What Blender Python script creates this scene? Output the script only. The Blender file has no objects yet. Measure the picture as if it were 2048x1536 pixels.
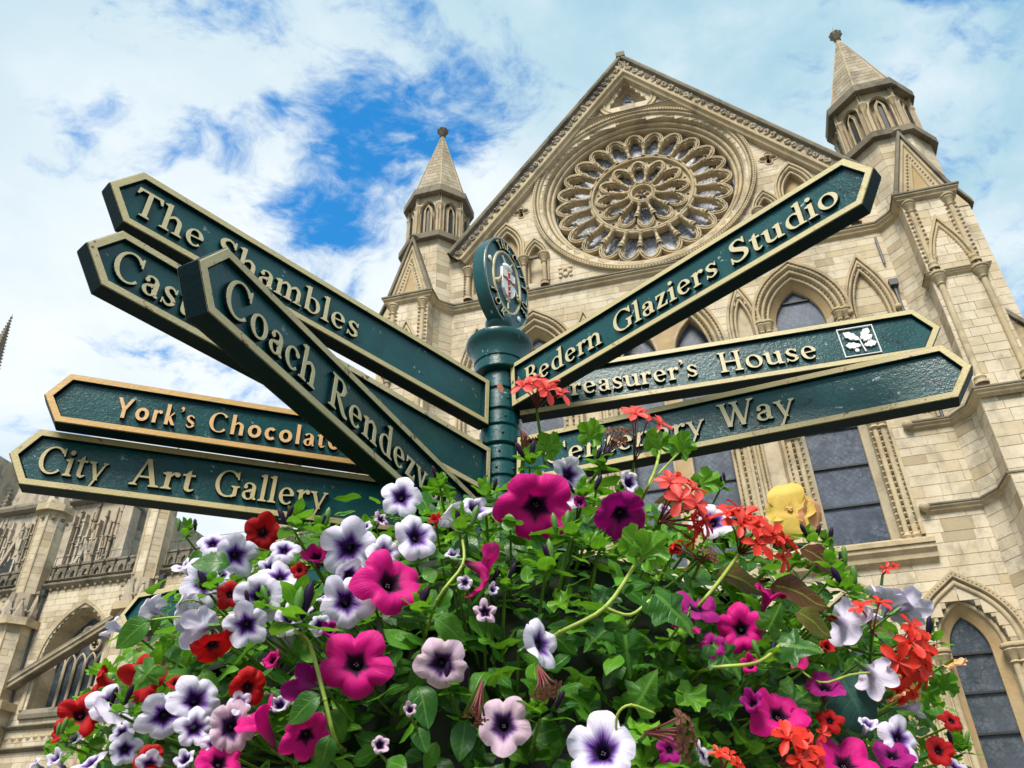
import bpy, bmesh, math, random
from mathutils import Vector, Matrix, geometry
random.seed(7)
S = bpy.context.scene
COL = S.collection
rad = math.radians

# ---------------------------------------------------------------- camera
cam_d = bpy.data.cameras.new('camera'); cam = bpy.data.objects.new('camera', cam_d); COL.objects.link(cam); S.camera = cam
cam_d.sensor_width = 36.0; cam_d.lens = 28.61; cam_d.clip_start = .05; cam_d.clip_end = 3000
PITCH, ROLL = 0.59719, -0.01994
Fw = Vector((0, math.cos(PITCH), math.sin(PITCH))); Rt = Vector((1, 0, 0)); Up = Vector((0, -math.sin(PITCH), math.cos(PITCH)))
R2 = Rt*math.cos(ROLL)+Up*math.sin(ROLL); U2 = -Rt*math.sin(ROLL)+Up*math.cos(ROLL)
CAMZ = 1.5
cam.matrix_world = Matrix(((R2.x, U2.x, -Fw.x, 0), (R2.y, U2.y, -Fw.y, 0), (R2.z, U2.z, -Fw.z, CAMZ), (0, 0, 0, 1)))
cam_d.dof.use_dof = True; cam_d.dof.focus_distance = 2.1; cam_d.dof.aperture_fstop = 16

# ---------------------------------------------------------------- light
SUN_EL, SUN_AZ = 52, 200        # azimuth clockwise from +Y
sun_d = bpy.data.lights.new('sun', 'SUN'); sun_d.energy = 3.0; sun_d.angle = rad(24); sun_d.color = (1, .95, .86)
sun = bpy.data.objects.new('sun', sun_d); COL.objects.link(sun)
sdir = Vector((math.sin(rad(SUN_AZ))*math.cos(rad(SUN_EL)), math.cos(rad(SUN_AZ))*math.cos(rad(SUN_EL)), math.sin(rad(SUN_EL))))
sun.rotation_euler = sdir.to_track_quat('Z', 'Y').to_euler(); sun.location = (0, -20, 40)
S.view_settings.view_transform = 'Standard'; S.view_settings.look = 'None'; S.view_settings.gamma = 1
S.view_settings.exposure = 1.08; S.view_settings.use_curve_mapping = False

HOLES=[((-0.099, 0.5822, 0.807), 9, 0.5),
 ((-0.2448, 0.6331, 0.7343), 7, 0.48),
 ((-0.1859, 0.6638, 0.7245), 6, 0.35),
 ((-0.2239, 0.7071, 0.6707), 6, 0.5),
 ((-0.3743, 0.5097, 0.7747), 12, 0.16),
 ((0.2146, 0.5205, 0.8264), 9, 0.26),
 ((0.4974, 0.543, 0.6765), 16, 0.26),
 ((0.429, 0.4889, 0.7595), 12, 0.18)]
GLOWDIR=(-0.3054, 0.7607, 0.5727)
class NT:
    def __init__(s, tree): s.t = tree; s.n = tree.nodes; s.l = tree.links
    def new(s, k, **kw):
        n = s.n.new(k)
        for a, b in kw.items(): setattr(n, a, b)
        return n
    def val(s, sock, x):
        if hasattr(x, 'is_output') or isinstance(x, bpy.types.NodeSocket): s.l.new(x, sock)
        else: sock.default_value = x
    def math(s, op, a, b=0.0, c=None, clamp=False):
        n = s.new('ShaderNodeMath', operation=op, use_clamp=clamp); s.val(n.inputs[0], a); s.val(n.inputs[1], b)
        if c is not None: s.val(n.inputs[2], c)
        return n.outputs[0]
    def vmath(s, op, a, b=(0, 0, 0)):
        n = s.new('ShaderNodeVectorMath', operation=op); s.val(n.inputs[0], a); s.val(n.inputs[1], b)
        return n
    def mix(s, f, a, b, blend='MIX'):
        n = s.new('ShaderNodeMix', data_type='RGBA', blend_type=blend); s.val(n.inputs[0], f)
        s.val(n.inputs[6], a if not isinstance(a, tuple) else (*a, 1)[:4]); s.val(n.inputs[7], b if not isinstance(b, tuple) else (*b, 1)[:4])
        return n.outputs[2]
    def noise(s, vec, scale, detail=4, rough=.55, dist=0.0):
        n = s.new('ShaderNodeTexNoise'); s.val(n.inputs['Vector'], vec); n.inputs['Scale'].default_value = scale
        n.inputs['Detail'].default_value = detail; n.inputs['Roughness'].default_value = rough; n.inputs['Distortion'].default_value = dist
        return n.outputs[0]
    def ramp(s, f, *pts, interp='LINEAR'):
        n = s.new('ShaderNodeValToRGB'); s.val(n.inputs[0], f); r = n.color_ramp; r.interpolation = interp
        while len(r.elements) < len(pts): r.elements.new(.5)
        for e, (p, c) in zip(r.elements, pts):
            e.position = p; e.color = (c, c, c, 1) if isinstance(c, (int, float)) else (*c, 1)
        return n.outputs[0]
    def step(s, f, a, b, smooth=True):
        n = s.new('ShaderNodeMapRange', interpolation_type='SMOOTHSTEP' if smooth else 'LINEAR'); s.val(n.inputs[0], f)
        n.inputs[1].default_value = a; n.inputs[2].default_value = b
        return n.outputs[0]

# ---------------------------------------------------------------- sky
CLOUD_SHIFT = (10.2, 6.826, 3.06)
W = bpy.data.worlds.new('World'); S.world = W; W.use_nodes = True
g = NT(W.node_tree); W.node_tree.nodes.clear()
sky = g.new('ShaderNodeTexSky', sky_type='NISHITA'); sky.sun_disc = False; sky.sun_elevation = rad(SUN_EL); sky.sun_rotation = rad(SUN_AZ)
sky.altitude = 50; sky.air_density = 1.2; sky.dust_density = .6; sky.ozone_density = 2.5
tc = g.new('ShaderNodeTexCoord'); d = g.vmath('NORMALIZE', tc.outputs['Generated']).outputs[0]
sp = g.new('ShaderNodeSeparateXYZ'); g.l.new(d, sp.inputs[0])
zz = g.math('MAXIMUM', g.math('ADD', sp.outputs[2], .25), .12)
pl = g.vmath('SCALE', d); g.l.new(g.math('DIVIDE', 1.0, zz), pl.inputs[3]); pv = pl.outputs[0]     # flat cloud layer seen in perspective
n1 = g.noise(pv, 2.2, 7, .6, .35); n2 = g.noise(pv, 6.5, 6, .62, .2)
def lobe(direction, width):
    v = g.vmath('DOT_PRODUCT', d, direction).outputs['Value']
    return g.step(v, math.cos(rad(width)), 1.0)
holes = 0.0
for dr_, wd, wt in HOLES:
    holes = g.math('ADD', g.math('MULTIPLY', lobe(dr_, wd), wt), holes)
warp = g.new('ShaderNodeTexNoise'); g.l.new(pv, warp.inputs['Vector']); warp.inputs['Scale'].default_value = 3.0; warp.inputs['Detail'].default_value = 4
wv = g.vmath('ADD', pv, g.vmath('MULTIPLY', g.vmath('SUBTRACT', warp.outputs['Color'], (.5, .5, .5)).outputs[0], (.22, .22, .22)).outputs[0]).outputs[0]
mp = g.new('ShaderNodeMapping'); g.l.new(wv, mp.inputs[0]); mp.inputs['Scale'].default_value = (1.0, 1.3, 1.0); mp.inputs['Rotation'].default_value = (0, 0, rad(-35)); mp.inputs['Location'].default_value = CLOUD_SHIFT
m1 = g.noise(mp.outputs[0], 1.9, 8, .62); m2 = g.noise(mp.outputs[0], 6.0, 8, .66, .3); n3 = g.noise(mp.outputs[0], 24.0, 5, .6)
dens = g.math('SUBTRACT', g.math('ADD', g.math('ADD', g.math('MULTIPLY', m1, 1.9), g.math('MULTIPLY', m2, 2.7)), g.math('SUBTRACT', g.math('MULTIPLY', n3, 1.0), 1.71)), holes)
cover = g.step(dens, .10, .92)
thick = g.step(g.math('ADD', g.math('MULTIPLY', g.noise(pv, 1.5, 5, .55, .2), .65), g.math('MULTIPLY', n2, .35)), .40, .66)
cloud = g.mix(thick, (.20, .32, .38), (.405, .455, .485))
gl = lobe(GLOWDIR, 34)
cloud = g.mix(g.math('MULTIPLY', gl, .6), cloud, (.50, .51, .52))
blue = g.mix(1.0, g.vmath('SCALE', sky.outputs[0]).outputs[0], (.15, .74, 1.05), 'MULTIPLY')
for nd in g.n:
    if nd.type == 'VECT_MATH' and nd.operation == 'SCALE' and nd.inputs[0].is_linked and nd.inputs[0].links[0].from_node == sky: nd.inputs[3].default_value = .12
skycol = g.mix(cover, blue, cloud)
bgn = g.new('ShaderNodeBackground'); g.l.new(skycol, bgn.inputs[0]); bgn.inputs[1].default_value = 1.0
wo = g.new('ShaderNodeOutputWorld'); g.l.new(bgn.outputs[0], wo.inputs[0])

# ---------------------------------------------------------------- materials
def mat(name):
    m = bpy.data.materials.new(name); m.use_nodes = True; m.node_tree.nodes.clear()
    t = NT(m.node_tree); b = t.new('ShaderNodeBsdfPrincipled'); o = t.new('ShaderNodeOutputMaterial'); t.l.new(b.outputs[0], o.inputs[0])
    return m, t, b, o
def bump(t, b, h, strength, dist=.01):
    n = t.new('ShaderNodeBump'); n.inputs['Strength'].default_value = strength; n.inputs['Distance'].default_value = dist
    t.val(n.inputs['Height'], h); t.l.new(n.outputs[0], b.inputs['Normal'])
def objco(t): return t.new('ShaderNodeTexCoord').outputs['Object']
def attr(t, nm): return t.new('ShaderNodeAttribute', attribute_name=nm).outputs['Fac']

def stone_mat(name, pale, warm, dark, stain=.35, grime=.0, streak=.0):
    m, t, b, o = mat(name); co = t.new('ShaderNodeNewGeometry').outputs['Position']
    tone = attr(t, 'tone')
    big = t.noise(co, .28, 5, .6); mid = t.noise(co, 1.7, 5, .65, .4); fine = t.noise(co, 14, 4, .6)
    f = t.math('ADD', t.math('MULTIPLY', tone, .42), t.math('ADD', t.math('MULTIPLY', big, .7), t.math('MULTIPLY', mid, .5)))
    c = t.mix(t.step(f, .38, .82), warm, pale)
    c = t.mix(t.math('MULTIPLY', t.step(tone, -.75, -1.05), .55), c, tuple(.5*x+.5*y for x, y in zip(dark, warm)))
    c = t.mix(t.math('MULTIPLY', t.step(mid, .50, .72), stain), c, tuple(x*.55 for x in warm))
    c = t.mix(t.math('MULTIPLY', t.step(fine, .45, .75), .22), c, tuple(x*.6 for x in pale))
    gr = t.noise(co, .9, 6, .7, .6)
    st = t.new('ShaderNodeMapping'); t.l.new(co, st.inputs[0]); st.inputs['Scale'].default_value = (3.0, 3.0, .35)
    sn = t.noise(st.outputs[0], 1.0, 5, .65)
    gf = t.math('ADD', t.math('MULTIPLY', t.step(gr, .47, .66), .45+grime), t.math('MULTIPLY', t.step(sn, .55, .75), .25+streak), clamp=True)
    c = t.mix(t.math('MULTIPLY', gf, .55+grime), c, dark)
    pt = t.noise(co, .55, 3, .5); c = t.mix(t.math('MULTIPLY', t.step(pt, .50, .62), .35), c, tuple(x*.72 for x in warm))
    t.l.new(c, b.inputs['Base Color']); b.inputs['Roughness'].default_value = .93; b.inputs['Specular IOR Level'].default_value = .2
    bump(t, b, t.math('ADD', t.math('MULTIPLY', fine, .6), mid), .55, .02)
    return m
M = {}
M['stone'] = stone_mat('limestone', (.57, .49, .37), (.46, .365, .235), (.13, .115, .09), .55, .10, .2)
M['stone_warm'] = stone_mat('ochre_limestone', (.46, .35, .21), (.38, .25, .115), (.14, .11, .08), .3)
M['stone_trim'] = stone_mat('trim_limestone', (.51, .43, .30), (.40, .30, .17), (.10, .085, .065), .55, .16, .2)
M['stone_dark'] = stone_mat('weathered_limestone', (.23, .20, .155), (.16, .135, .095), (.04, .04, .035), .4, .3, .3)
M['stone_old'] = stone_mat('eroded_limestone', (.48, .41, .32), (.34, .27, .19), (.07, .075, .08), .5, .3, .3)
M['stone_spire'] = stone_mat('spire_limestone', (.36, .31, .235), (.28, .23, .155), (.09, .08, .065), .5, .25, .25)
M['mortar'] = stone_mat('mortar', (.44, .375, .28), (.37, .30, .20), (.06, .05, .04), .3)
M['lead'] = stone_mat('lead_roof', (.42, .46, .5), (.34, .37, .4), (.2, .21, .22), .2)

def glass_mat(name, base, light, scale, mode, rough=.22):
    m, t, b, o = mat(name); co = objco(t)
    sx = t.new('ShaderNodeSeparateXYZ'); t.l.new(co, sx.inputs[0]); X, Z = sx.outputs[0], sx.outputs[2]
    nz = t.noise(co, .9*scale, 5, .6); nf = t.noise(co, 7*scale, 3, .6)
    vo = t.new('ShaderNodeTexVoronoi', feature='DISTANCE_TO_EDGE'); t.l.new(co, vo.inputs[0]); vo.inputs['Scale'].default_value = (3.4 if mode == 'roundel' else 5.5)*scale
    came = t.step(vo.outputs[0], .03, .06)
    if mode == 'roundel':
        v1 = t.new('ShaderNodeTexVoronoi', feature='F1'); t.l.new(co, v1.inputs[0]); v1.inputs['Scale'].default_value = 1.75*scale; v1.inputs['Randomness'].default_value = .35
        ring = t.math('SINE', t.math('MULTIPLY', v1.outputs[0], 26.0)); pat = t.step(ring, -.75, -.2)
        f = t.math('MULTIPLY', t.math('MULTIPLY', pat, came), t.step(nf, .2, .62))
    else:
        sq = lambda a, k, w: t.step(t.math('ABSOLUTE', t.math('SUBTRACT', t.math('FRACT', t.math('MULTIPLY', a, k)), .5)), .5, .5-w, False)
        dX, dZ = t.math('ADD', X, Z), t.math('SUBTRACT', X, Z)
        lat = t.math('MULTIPLY', sq(t.math('ADD', dX, t.math('MULTIPLY', nz, .25)), 5.2*scale, .10), sq(dZ, 5.2*scale, .10))
        sel = t.step(nz, .47, .52)
        f = t.math('MULTIPLY', t.mix(sel, came, lat), t.step(nf, .15, .7))
    hue = t.mix(t.step(t.noise(co, 2.3*scale, 2, .5), .4, .6), base, light)
    c = t.mix(f, tuple(x*.45 for x in base), hue)
    c = t.mix(t.math('MULTIPLY', t.step(t.noise(co, .5*scale, 4, .6), .42, .7), .45), c, light)
    t.l.new(c, b.inputs['Base Color']); b.inputs['Roughness'].default_value = rough; b.inputs['Specular IOR Level'].default_value = .35
    bump(t, b, t.math('ADD', f, t.math('MULTIPLY', nf, .6)), .10, .02)
    return m
M['glass_rose'] = glass_mat('rose_glass', (.36, .38, .46), (.66, .68, .76), 1.0, 'roundel', .5)  # pale base colours carry the sky's reflection in the glass
M['glass'] = glass_mat('lancet_glass', (.035, .05, .08), (.085, .105, .15), .8, 'lattice', .45)
M['glass_low'] = glass_mat('aisle_glass', (.04, .055, .07), (.09, .10, .12), 1.1, 'lattice', .4)

def paint_mat(name, base, rough, chip=(.4, .36, .25), chipamt=.0, coarse=1.0, under=(.10, .03, .02), metal=0.0, var=.25):
    m, t, b, o = mat(name); co = objco(t)
    n = t.noise(co, 9*coarse, 5, .6, .3); f = t.noise(co, 95*coarse, 4, .6, .2); ff = t.noise(co, 300, 3, .6)
    c = t.mix(t.math('MULTIPLY', t.step(n, .35, .7), var), base, tuple(min(1, x*1.9+.004) for x in base) if max(base) < .2 else tuple(x*.55 for x in base))
    if chipamt > 0:
        w = t.math('ADD', t.math('MULTIPLY', t.noise(co, 14, 6, .7, .8), .7), t.math('MULTIPLY', f, .3))
        mk = t.step(w, .62-chipamt*.3, .64-chipamt*.3)
        c = t.mix(mk, c, under)
        mk2 = t.step(t.noise(co, 23, 6, .7, .5), .66-chipamt*.25, .68-chipamt*.25)
        c = t.mix(mk2, c, chip)
    t.l.new(c, b.inputs['Base Color']); t.val(b.inputs['Roughness'], t.math('ADD', rough, t.math('MULTIPLY', n, .12)))
    b.inputs['Metallic'].default_value = metal
    bump(t, b, t.math('ADD', t.math('MULTIPLY', f, 1.0), t.math('MULTIPLY', ff, .45)), .6, .0016)
    return m
M['green'] = paint_mat('green_gloss_paint', (.0008, .044, .047), .19, (.30, .36, .36), .035, 1.0, (.004, .012, .014), var=.4)
M['green_shaded'] = paint_mat('green_paint_shaded', (.001, .012, .016), .45, var=.3)  # darker copy of the green; shade on sides and undersides put into the colour
M['green_shaded'].node_tree.nodes['Principled BSDF'].inputs['Specular IOR Level'].default_value = .12
M['gold'] = paint_mat('cream_gold_paint', (.50, .42, .215), .38, (.03, .10, .09), .04, 1.0, (.30, .20, .06))
M['gold_worn'] = paint_mat('worn_cream_gold_paint', (.50, .42, .235), .45, (.06, .17, .16), .16, 1.0, (.20, .07, .035))
M['gold_rough'] = paint_mat('rough_gold_paint', (.46, .37, .17), .40, (.12, .09, .03), .14, 1.6, (.26, .16, .05))
M['gold_orange'] = paint_mat('fresh_orange_gold_paint', (.58, .35, .12), .33, (.5, .3, .1), .03, 1.0, (.5, .22, .05))
M['letter'] = paint_mat('cream_letter_paint', (.54, .465, .275), .4, (.3, .25, .12), .06, 1.0, (.36, .28, .12))
M['letter_orange'] = paint_mat('orange_letter_paint', (.64, .38, .16), .36)
M['white_paint'] = paint_mat('white_paint', (.72, .73, .72), .4)
M['red_paint'] = paint_mat('red_paint', (.42, .02, .05), .4)
M['blue_green'] = paint_mat('medallion_green_paint', (.012, .060, .075), .2)
M['rust'] = paint_mat('rust', (.25, .06, .03), .6)
M['dark'] = paint_mat('dark_iron_and_shade', (.012, .013, .014), .5)  # ironwork, and near-black fills that stand for shade in openings

def petal_mat(name, limb, mid, throat, edge, a=.42, b2=.62, vein=.7):
    m, t, b, o = mat(name)
    uv = t.new('ShaderNodeUVMap', uv_map='UVMap').outputs[0]
    sx = t.new('ShaderNodeSeparateXYZ'); t.l.new(uv, sx.inputs[0]); U, V = sx.outputs[0], sx.outputs[1]
    cb = t.new('ShaderNodeCombineXYZ'); t.l.new(t.math('MULTIPLY', U, 26.0), cb.inputs[0]); t.l.new(t.math('MULTIPLY', V, 1.6), cb.inputs[1])
    vn = t.noise(cb.outputs[0], 1.0, 3, .6)
    mid5 = t.math('POWER', t.math('SUBTRACT', 1.0, t.math('MULTIPLY', t.math('ABSOLUTE', t.math('SUBTRACT', t.math('FRACT', U), .5)), 2.0)), 3.0)
    vv = t.math('SUBTRACT', t.math('ADD', V, t.math('MULTIPLY', t.math('SUBTRACT', vn, .5), .36*vein)), t.math('MULTIPLY', mid5, .07))
    c = t.mix(t.step(vv, a, a+.09), throat, mid)
    c = t.mix(t.step(vv, a+.05, b2), c, limb)
    c = t.mix(t.math('MULTIPLY', t.step(vn, .55, .75), .35*vein), c, mid)
    c = t.mix(t.math('MULTIPLY', t.step(V, .88, 1.0), .6), c, edge)
    back = t.new('ShaderNodeNewGeometry').outputs['Backfacing']
    tube = t.step(V, .42, .2)
    cbk = t.mix(t.math('MULTIPLY', tube, .75), t.mix(t.math('MULTIPLY', t.step(vn, .5, .7), .5), tuple(x*.85 for x in limb), tuple(.5*x+.5*y for x, y in zip(limb, mid))), tuple(.6*x+.03 for x in mid))
    c = t.mix(back, c, cbk)
    t.l.new(c, b.inputs['Base Color']); b.inputs['Roughness'].default_value = .55; b.inputs['Specular IOR Level'].default_value = .25
    b.inputs['Sheen Weight'].default_value = .05
    tr = t.new('ShaderNodeBsdfTranslucent'); t.l.new(c, tr.inputs[0]); mx = t.new('ShaderNodeMixShader'); mx.inputs[0].default_value = .28
    t.l.new(b.outputs[0], mx.inputs[1]); t.l.new(tr.outputs[0], mx.inputs[2]); t.l.new(mx.outputs[0], o.inputs[0])
    bump(t, b, t.math('ADD', vn, t.math('MULTIPLY', t.noise(uv, 5, 3), .8)), .45, .003)
    return m
M['w'] = petal_mat('lilac_petal', (.76, .70, .86), (.17, .05, .38), (.018, .004, .05), (.76, .71, .84), .39, .68, 1.0)
M['p'] = petal_mat('pink_white_petal', (.66, .46, .58), (.14, .04, .22), (.015, .003, .035), (.70, .52, .62), .42, .64, .9)
M['m'] = petal_mat('magenta_petal', (.60, .0, .19), (.28, .0, .11), (.02, .0, .018), (.66, .006, .22), .37, .50, .55)
M['v'] = petal_mat('purple_magenta_petal', (.33, .0, .17), (.16, .0, .10), (.015, .0, .02), (.40, .0, .22), .37, .52, .55)
M['r'] = petal_mat('red_petal', (.46, .001, .004), (.20, .0, .006), (.04, .0, .008), (.52, .004, .006), .36, .50, .5)
M['y'] = petal_mat('yellow_petal', (.86, .60, .13), (.80, .42, .01), (.70, .30, .0), (.86, .52, .28), .15, .5, .25)
M['k'] = petal_mat('peach_petal', (.82, .42, .22), (.78, .50, .12), (.75, .45, .05), (.80, .30, .24), .15, .5, .25)
def plain_petal(name, c1, c2):
    m, t, b, o = mat(name); n = t.noise(objco(t), 60, 4, .6)
    c = t.mix(t.step(n, .3, .7), c1, c2); t.l.new(c, b.inputs['Base Color']); b.inputs['Roughness'].default_value = .5
    tr = t.new('ShaderNodeBsdfTranslucent'); t.l.new(c, tr.inputs[0]); mx = t.new('ShaderNodeMixShader'); mx.inputs[0].default_value = .3
    t.l.new(b.outputs[0], mx.inputs[1]); t.l.new(tr.outputs[0], mx.inputs[2]); t.l.new(mx.outputs[0], o.inputs[0])
    return m
M['scarlet'] = plain_petal('scarlet_petal', (.60, .010, .004), (.70, .04, .012))
M['coral'] = plain_petal('coral_petal', (.66, .035, .03), (.74, .08, .06))
M['dried'] = plain_petal('dried_petal', (.13, .04, .025), (.24, .10, .05))
M['pedicel'] = plain_petal('pink_pedicel', (.24, .03, .05), (.20, .07, .05))
def leaf_mat(name, lo, hi, vein, trans=.35, rough=.38):
    m, t, b, o = mat(name)
    uv = t.new('ShaderNodeUVMap', uv_map='UVMap').outputs[0]
    sx = t.new('ShaderNodeSeparateXYZ'); t.l.new(uv, sx.inputs[0]); U, V = sx.outputs[0], sx.outputs[1]
    tone = attr(t, 'tone'); rnd = t.new('ShaderNodeObjectInfo').outputs['Random']
    au = t.math('ABSOLUTE', U)
    rib = t.step(au, .05, .015)
    side = t.step(t.math('ABSOLUTE', t.math('SUBTRACT', t.math('FRACT', t.math('SUBTRACT', t.math('MULTIPLY', V, 6.0), t.math('MULTIPLY', au, 3.2))), .5)), .09, .02)
    f = t.math('ADD', t.math('MULTIPLY', t.math('ADD', tone, rnd), .5), t.math('MULTIPLY', t.math('SUBTRACT', t.noise(uv, 4, 4), .5), .6))
    c = t.mix(t.step(f, .05, .95), lo, hi)
    c = t.mix(t.math('MAXIMUM', t.math('MULTIPLY', rib, .5), t.math('MULTIPLY', side, .12)), c, vein)
    t.l.new(c, b.inputs['Base Color']); t.val(b.inputs['Roughness'], rough); b.inputs['Specular IOR Level'].default_value = .45 if rough < .5 else .12
    tr = t.new('ShaderNodeBsdfTranslucent'); t.l.new(t.mix(.5, c, (.22, .50, .02)) if trans > .2 else c, tr.inputs[0]); mx = t.new('ShaderNodeMixShader'); mx.inputs[0].default_value = trans
    t.l.new(b.outputs[0], mx.inputs[1]); t.l.new(tr.outputs[0], mx.inputs[2]); t.l.new(mx.outputs[0], o.inputs[0])
    bump(t, b, t.math('SUBTRACT', t.noise(uv, 7, 4), t.math('MAXIMUM', rib, side)), .4, .0015)
    return m
M['leaf'] = leaf_mat('petunia_leaf', (.020, .105, .008), (.115, .31, .016), (.18, .38, .05))
M['leaf_bright'] = leaf_mat('young_leaf', (.08, .26, .012), (.19, .43, .02), (.25, .5, .06), .4)
M['leaf_dark'] = leaf_mat('ivy_leaf', (.016, .09, .014), (.06, .22, .025), (.12, .30, .06), .25, .38)
M['leaf_bronze'] = leaf_mat('bronze_leaf', (.060, .016, .008), (.075, .110, .012), (.16, .26, .02), .15, .6)
M['leaf_blue'] = leaf_mat('blue_green_leaf', (.018, .06, .05), (.05, .12, .10), (.06, .15, .1), .12, .5)
def simple(name, c, rough=.6):
    m, t, b, o = mat(name); n = t.noise(objco(t), 30, 4); t.l.new(t.mix(t.step(n, .3, .7), c, tuple(x*.6 for x in c)), b.inputs['Base Color']); b.inputs['Roughness'].default_value = rough
    return m
M['stem'] = simple('green_stem', (.16, .30, .035), .5)
M['stem_y'] = simple('yellow_green_stem', (.34, .44, .06), .5)
M['sepal'] = simple('green_sepal', (.09, .22, .03), .55)
M['moss'] = simple('moss', (.012, .020, .008), .95)  # kept near-black so that gaps between leaves look shaded
M['anther'] = simple('pale_anther', (.16, .13, .17), .6)
M['paving'] = stone_mat('paving', (.20, .18, .15), (.17, .15, .12), (.09, .08, .07), .3)
M['pipe'] = simple('lead_pipe', (.05, .055, .065), .5)

# ---------------------------------------------------------------- mesh builder
def loc_uvw(u, v, w): return (u, -w, v)
class MB:
    def __init__(s, f=None): s.v = []; s.fc = []; s.tn = []; s.f = f or loc_uvw; s.tone = 0.0; s.uv = None
    def add(s, vs, fs, raw=False):
        b = len(s.v); s.v += [v if raw else s.f(*v) for v in vs]
        for f in fs: s.fc.append([b+i for i in f]); s.tn.append(s.tone)
    def box(s, u0, u1, v0, v1, w0, w1):
        s.add([(u0, v0, w0), (u1, v0, w0), (u1, v1, w0), (u0, v1, w0), (u0, v0, w1), (u1, v0, w1), (u1, v1, w1), (u0, v1, w1)],
              [(0, 3, 2, 1), (4, 5, 6, 7), (0, 1, 5, 4), (1, 2, 6, 5), (2, 3, 7, 6), (3, 0, 4, 7)])
    def block(s, u0, u1, v0, v1, w0, w1, e=.007):     # stone with softened arris, no back
        s.add([(u0, v0, w0), (u1, v0, w0), (u1, v1, w0), (u0, v1, w0), (u0+e, v0+e, w1), (u1-e, v0+e, w1), (u1-e, v1-e, w1), (u0+e, v1-e, w1)],
              [(4, 5, 6, 7), (0, 1, 5, 4), (1, 2, 6, 5), (2, 3, 7, 6), (3, 0, 4, 7)])
    def sweep(s, path, prof, closed=False):
        n = len(path); rows = []
        for i in range(n):
            a = path[(i-1) % n] if (closed or i > 0) else path[i]; c = path[(i+1) % n] if (closed or i < n-1) else path[i]; q = path[i]
            def nrm(x, y): l = math.hypot(x, y) or 1; return x/l, y/l
            t1 = nrm(q[0]-a[0], q[1]-a[1]) if a != q else None; t2 = nrm(c[0]-q[0], c[1]-q[1]) if c != q else None
            t1 = t1 or t2; t2 = t2 or t1
            nx, ny = nrm(-(t1[1]+t2[1]), t1[0]+t2[0]); k = 1/max(.35, nx*-t1[1]+ny*t1[0])
            rows.append([(q[0]+nx*o*k, q[1]+ny*o*k, w) for o, w in prof])
        m = len(prof); vs = [v for r in rows for v in r]; fs = []
        for i in range(n if closed else n-1):
            j = (i+1) % n
            for k in range(m-1): fs.append((i*m+k, j*m+k, j*m+k+1, i*m+k+1))
        s.add(vs, fs)
    def hsweep(s, plan, v, prof, closed=False):       # plan: (u,w) points; prof: (outward, dv)
        if not closed: plan = list(reversed(plan))
        n = len(plan); rows = []
        for i in range(n):
            a = plan[(i-1) % n] if (closed or i > 0) else plan[i]; c = plan[(i+1) % n] if (closed or i < n-1) else plan[i]; q = plan[i]
            def nrm(x, y): l = math.hypot(x, y) or 1; return x/l, y/l
            t1 = nrm(q[0]-a[0], q[1]-a[1]) if a != q else None; t2 = nrm(c[0]-q[0], c[1]-q[1]) if c != q else None
            t1 = t1 or t2; t2 = t2 or t1
            nx, ny = nrm(-(t1[1]+t2[1]), t1[0]+t2[0]); k = 1/max(.35, nx*-t1[1]+ny*t1[0])
            rows.append([(q[0]+nx*o*k, v+dv, q[1]+ny*o*k) for o, dv in prof])
        m = len(prof); fs = []
        for i in range(n if closed else n-1):
            j = (i+1) % n
            for k in range(m): fs.append((i*m+k, j*m+k, j*m+(k+1) % m, i*m+(k+1) % m))
        s.add([x for r in rows for x in r], fs)
        if not closed: s.add(rows[0], [tuple(range(m))]); s.add(rows[-1], [tuple(range(m))])
    def prism(s, loops, w0, w1, front=True, back=False):   # w1 = front plane; loops[0] outline, others holes
        vs3 = [[Vector((x, y, 0)) for x, y in l] for l in loops]; tri = geometry.tessellate_polygon(vs3); flat = [p for l in loops for p in l]
        if front: s.add([(x, y, w1) for x, y in flat], tri)
        if back: s.add([(x, y, w0) for x, y in flat], tri)
        for l in loops:
            n = len(l); s.add([(x, y, w0) for x, y in l]+[(x, y, w1) for x, y in l], [(i, (i+1) % n, n+(i+1) % n, n+i) for i in range(n)])
    def extr(s, plan, v0, v1, closed=True, cap=True):    # plan polygon (u,w) extruded upwards
        n = len(plan); s.add([(a, v0, b) for a, b in plan]+[(a, v1, b) for a, b in plan], [(i, (i+1) % n, n+(i+1) % n, n+i) for i in range(n if closed else n-1)])
        if cap: s.add([(a, v1, b) for a, b in plan], [tuple(range(n))]); s.add([(a, v0, b) for a, b in plan], [tuple(range(n))])
    def frust(s, cu, cw, r0, v0, r1, v1, n=8, ph=22.5, caps=False):
        a = [rad(ph+360*i/n) for i in range(n)]
        s.add([(cu+r0*math.sin(x), v0, cw+r0*math.cos(x)) for x in a]+[(cu+r1*math.sin(x), v1, cw+r1*math.cos(x)) for x in a], [(i, (i+1) % n, n+(i+1) % n, n+i) for i in range(n)])
        if caps: s.add([(cu+r1*math.sin(x), v1, cw+r1*math.cos(x)) for x in a], [tuple(range(n))]); s.add([(cu+r0*math.sin(x), v0, cw+r0*math.cos(x)) for x in a], [tuple(range(n))])
    def lathe(s, cu, cw, prof, n=12, ph=0):              # prof (r, v)
        for (r0, v0), (r1, v1) in zip(prof, prof[1:]): s.frust(cu, cw, r0, v0, r1, v1, n, ph)
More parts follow.
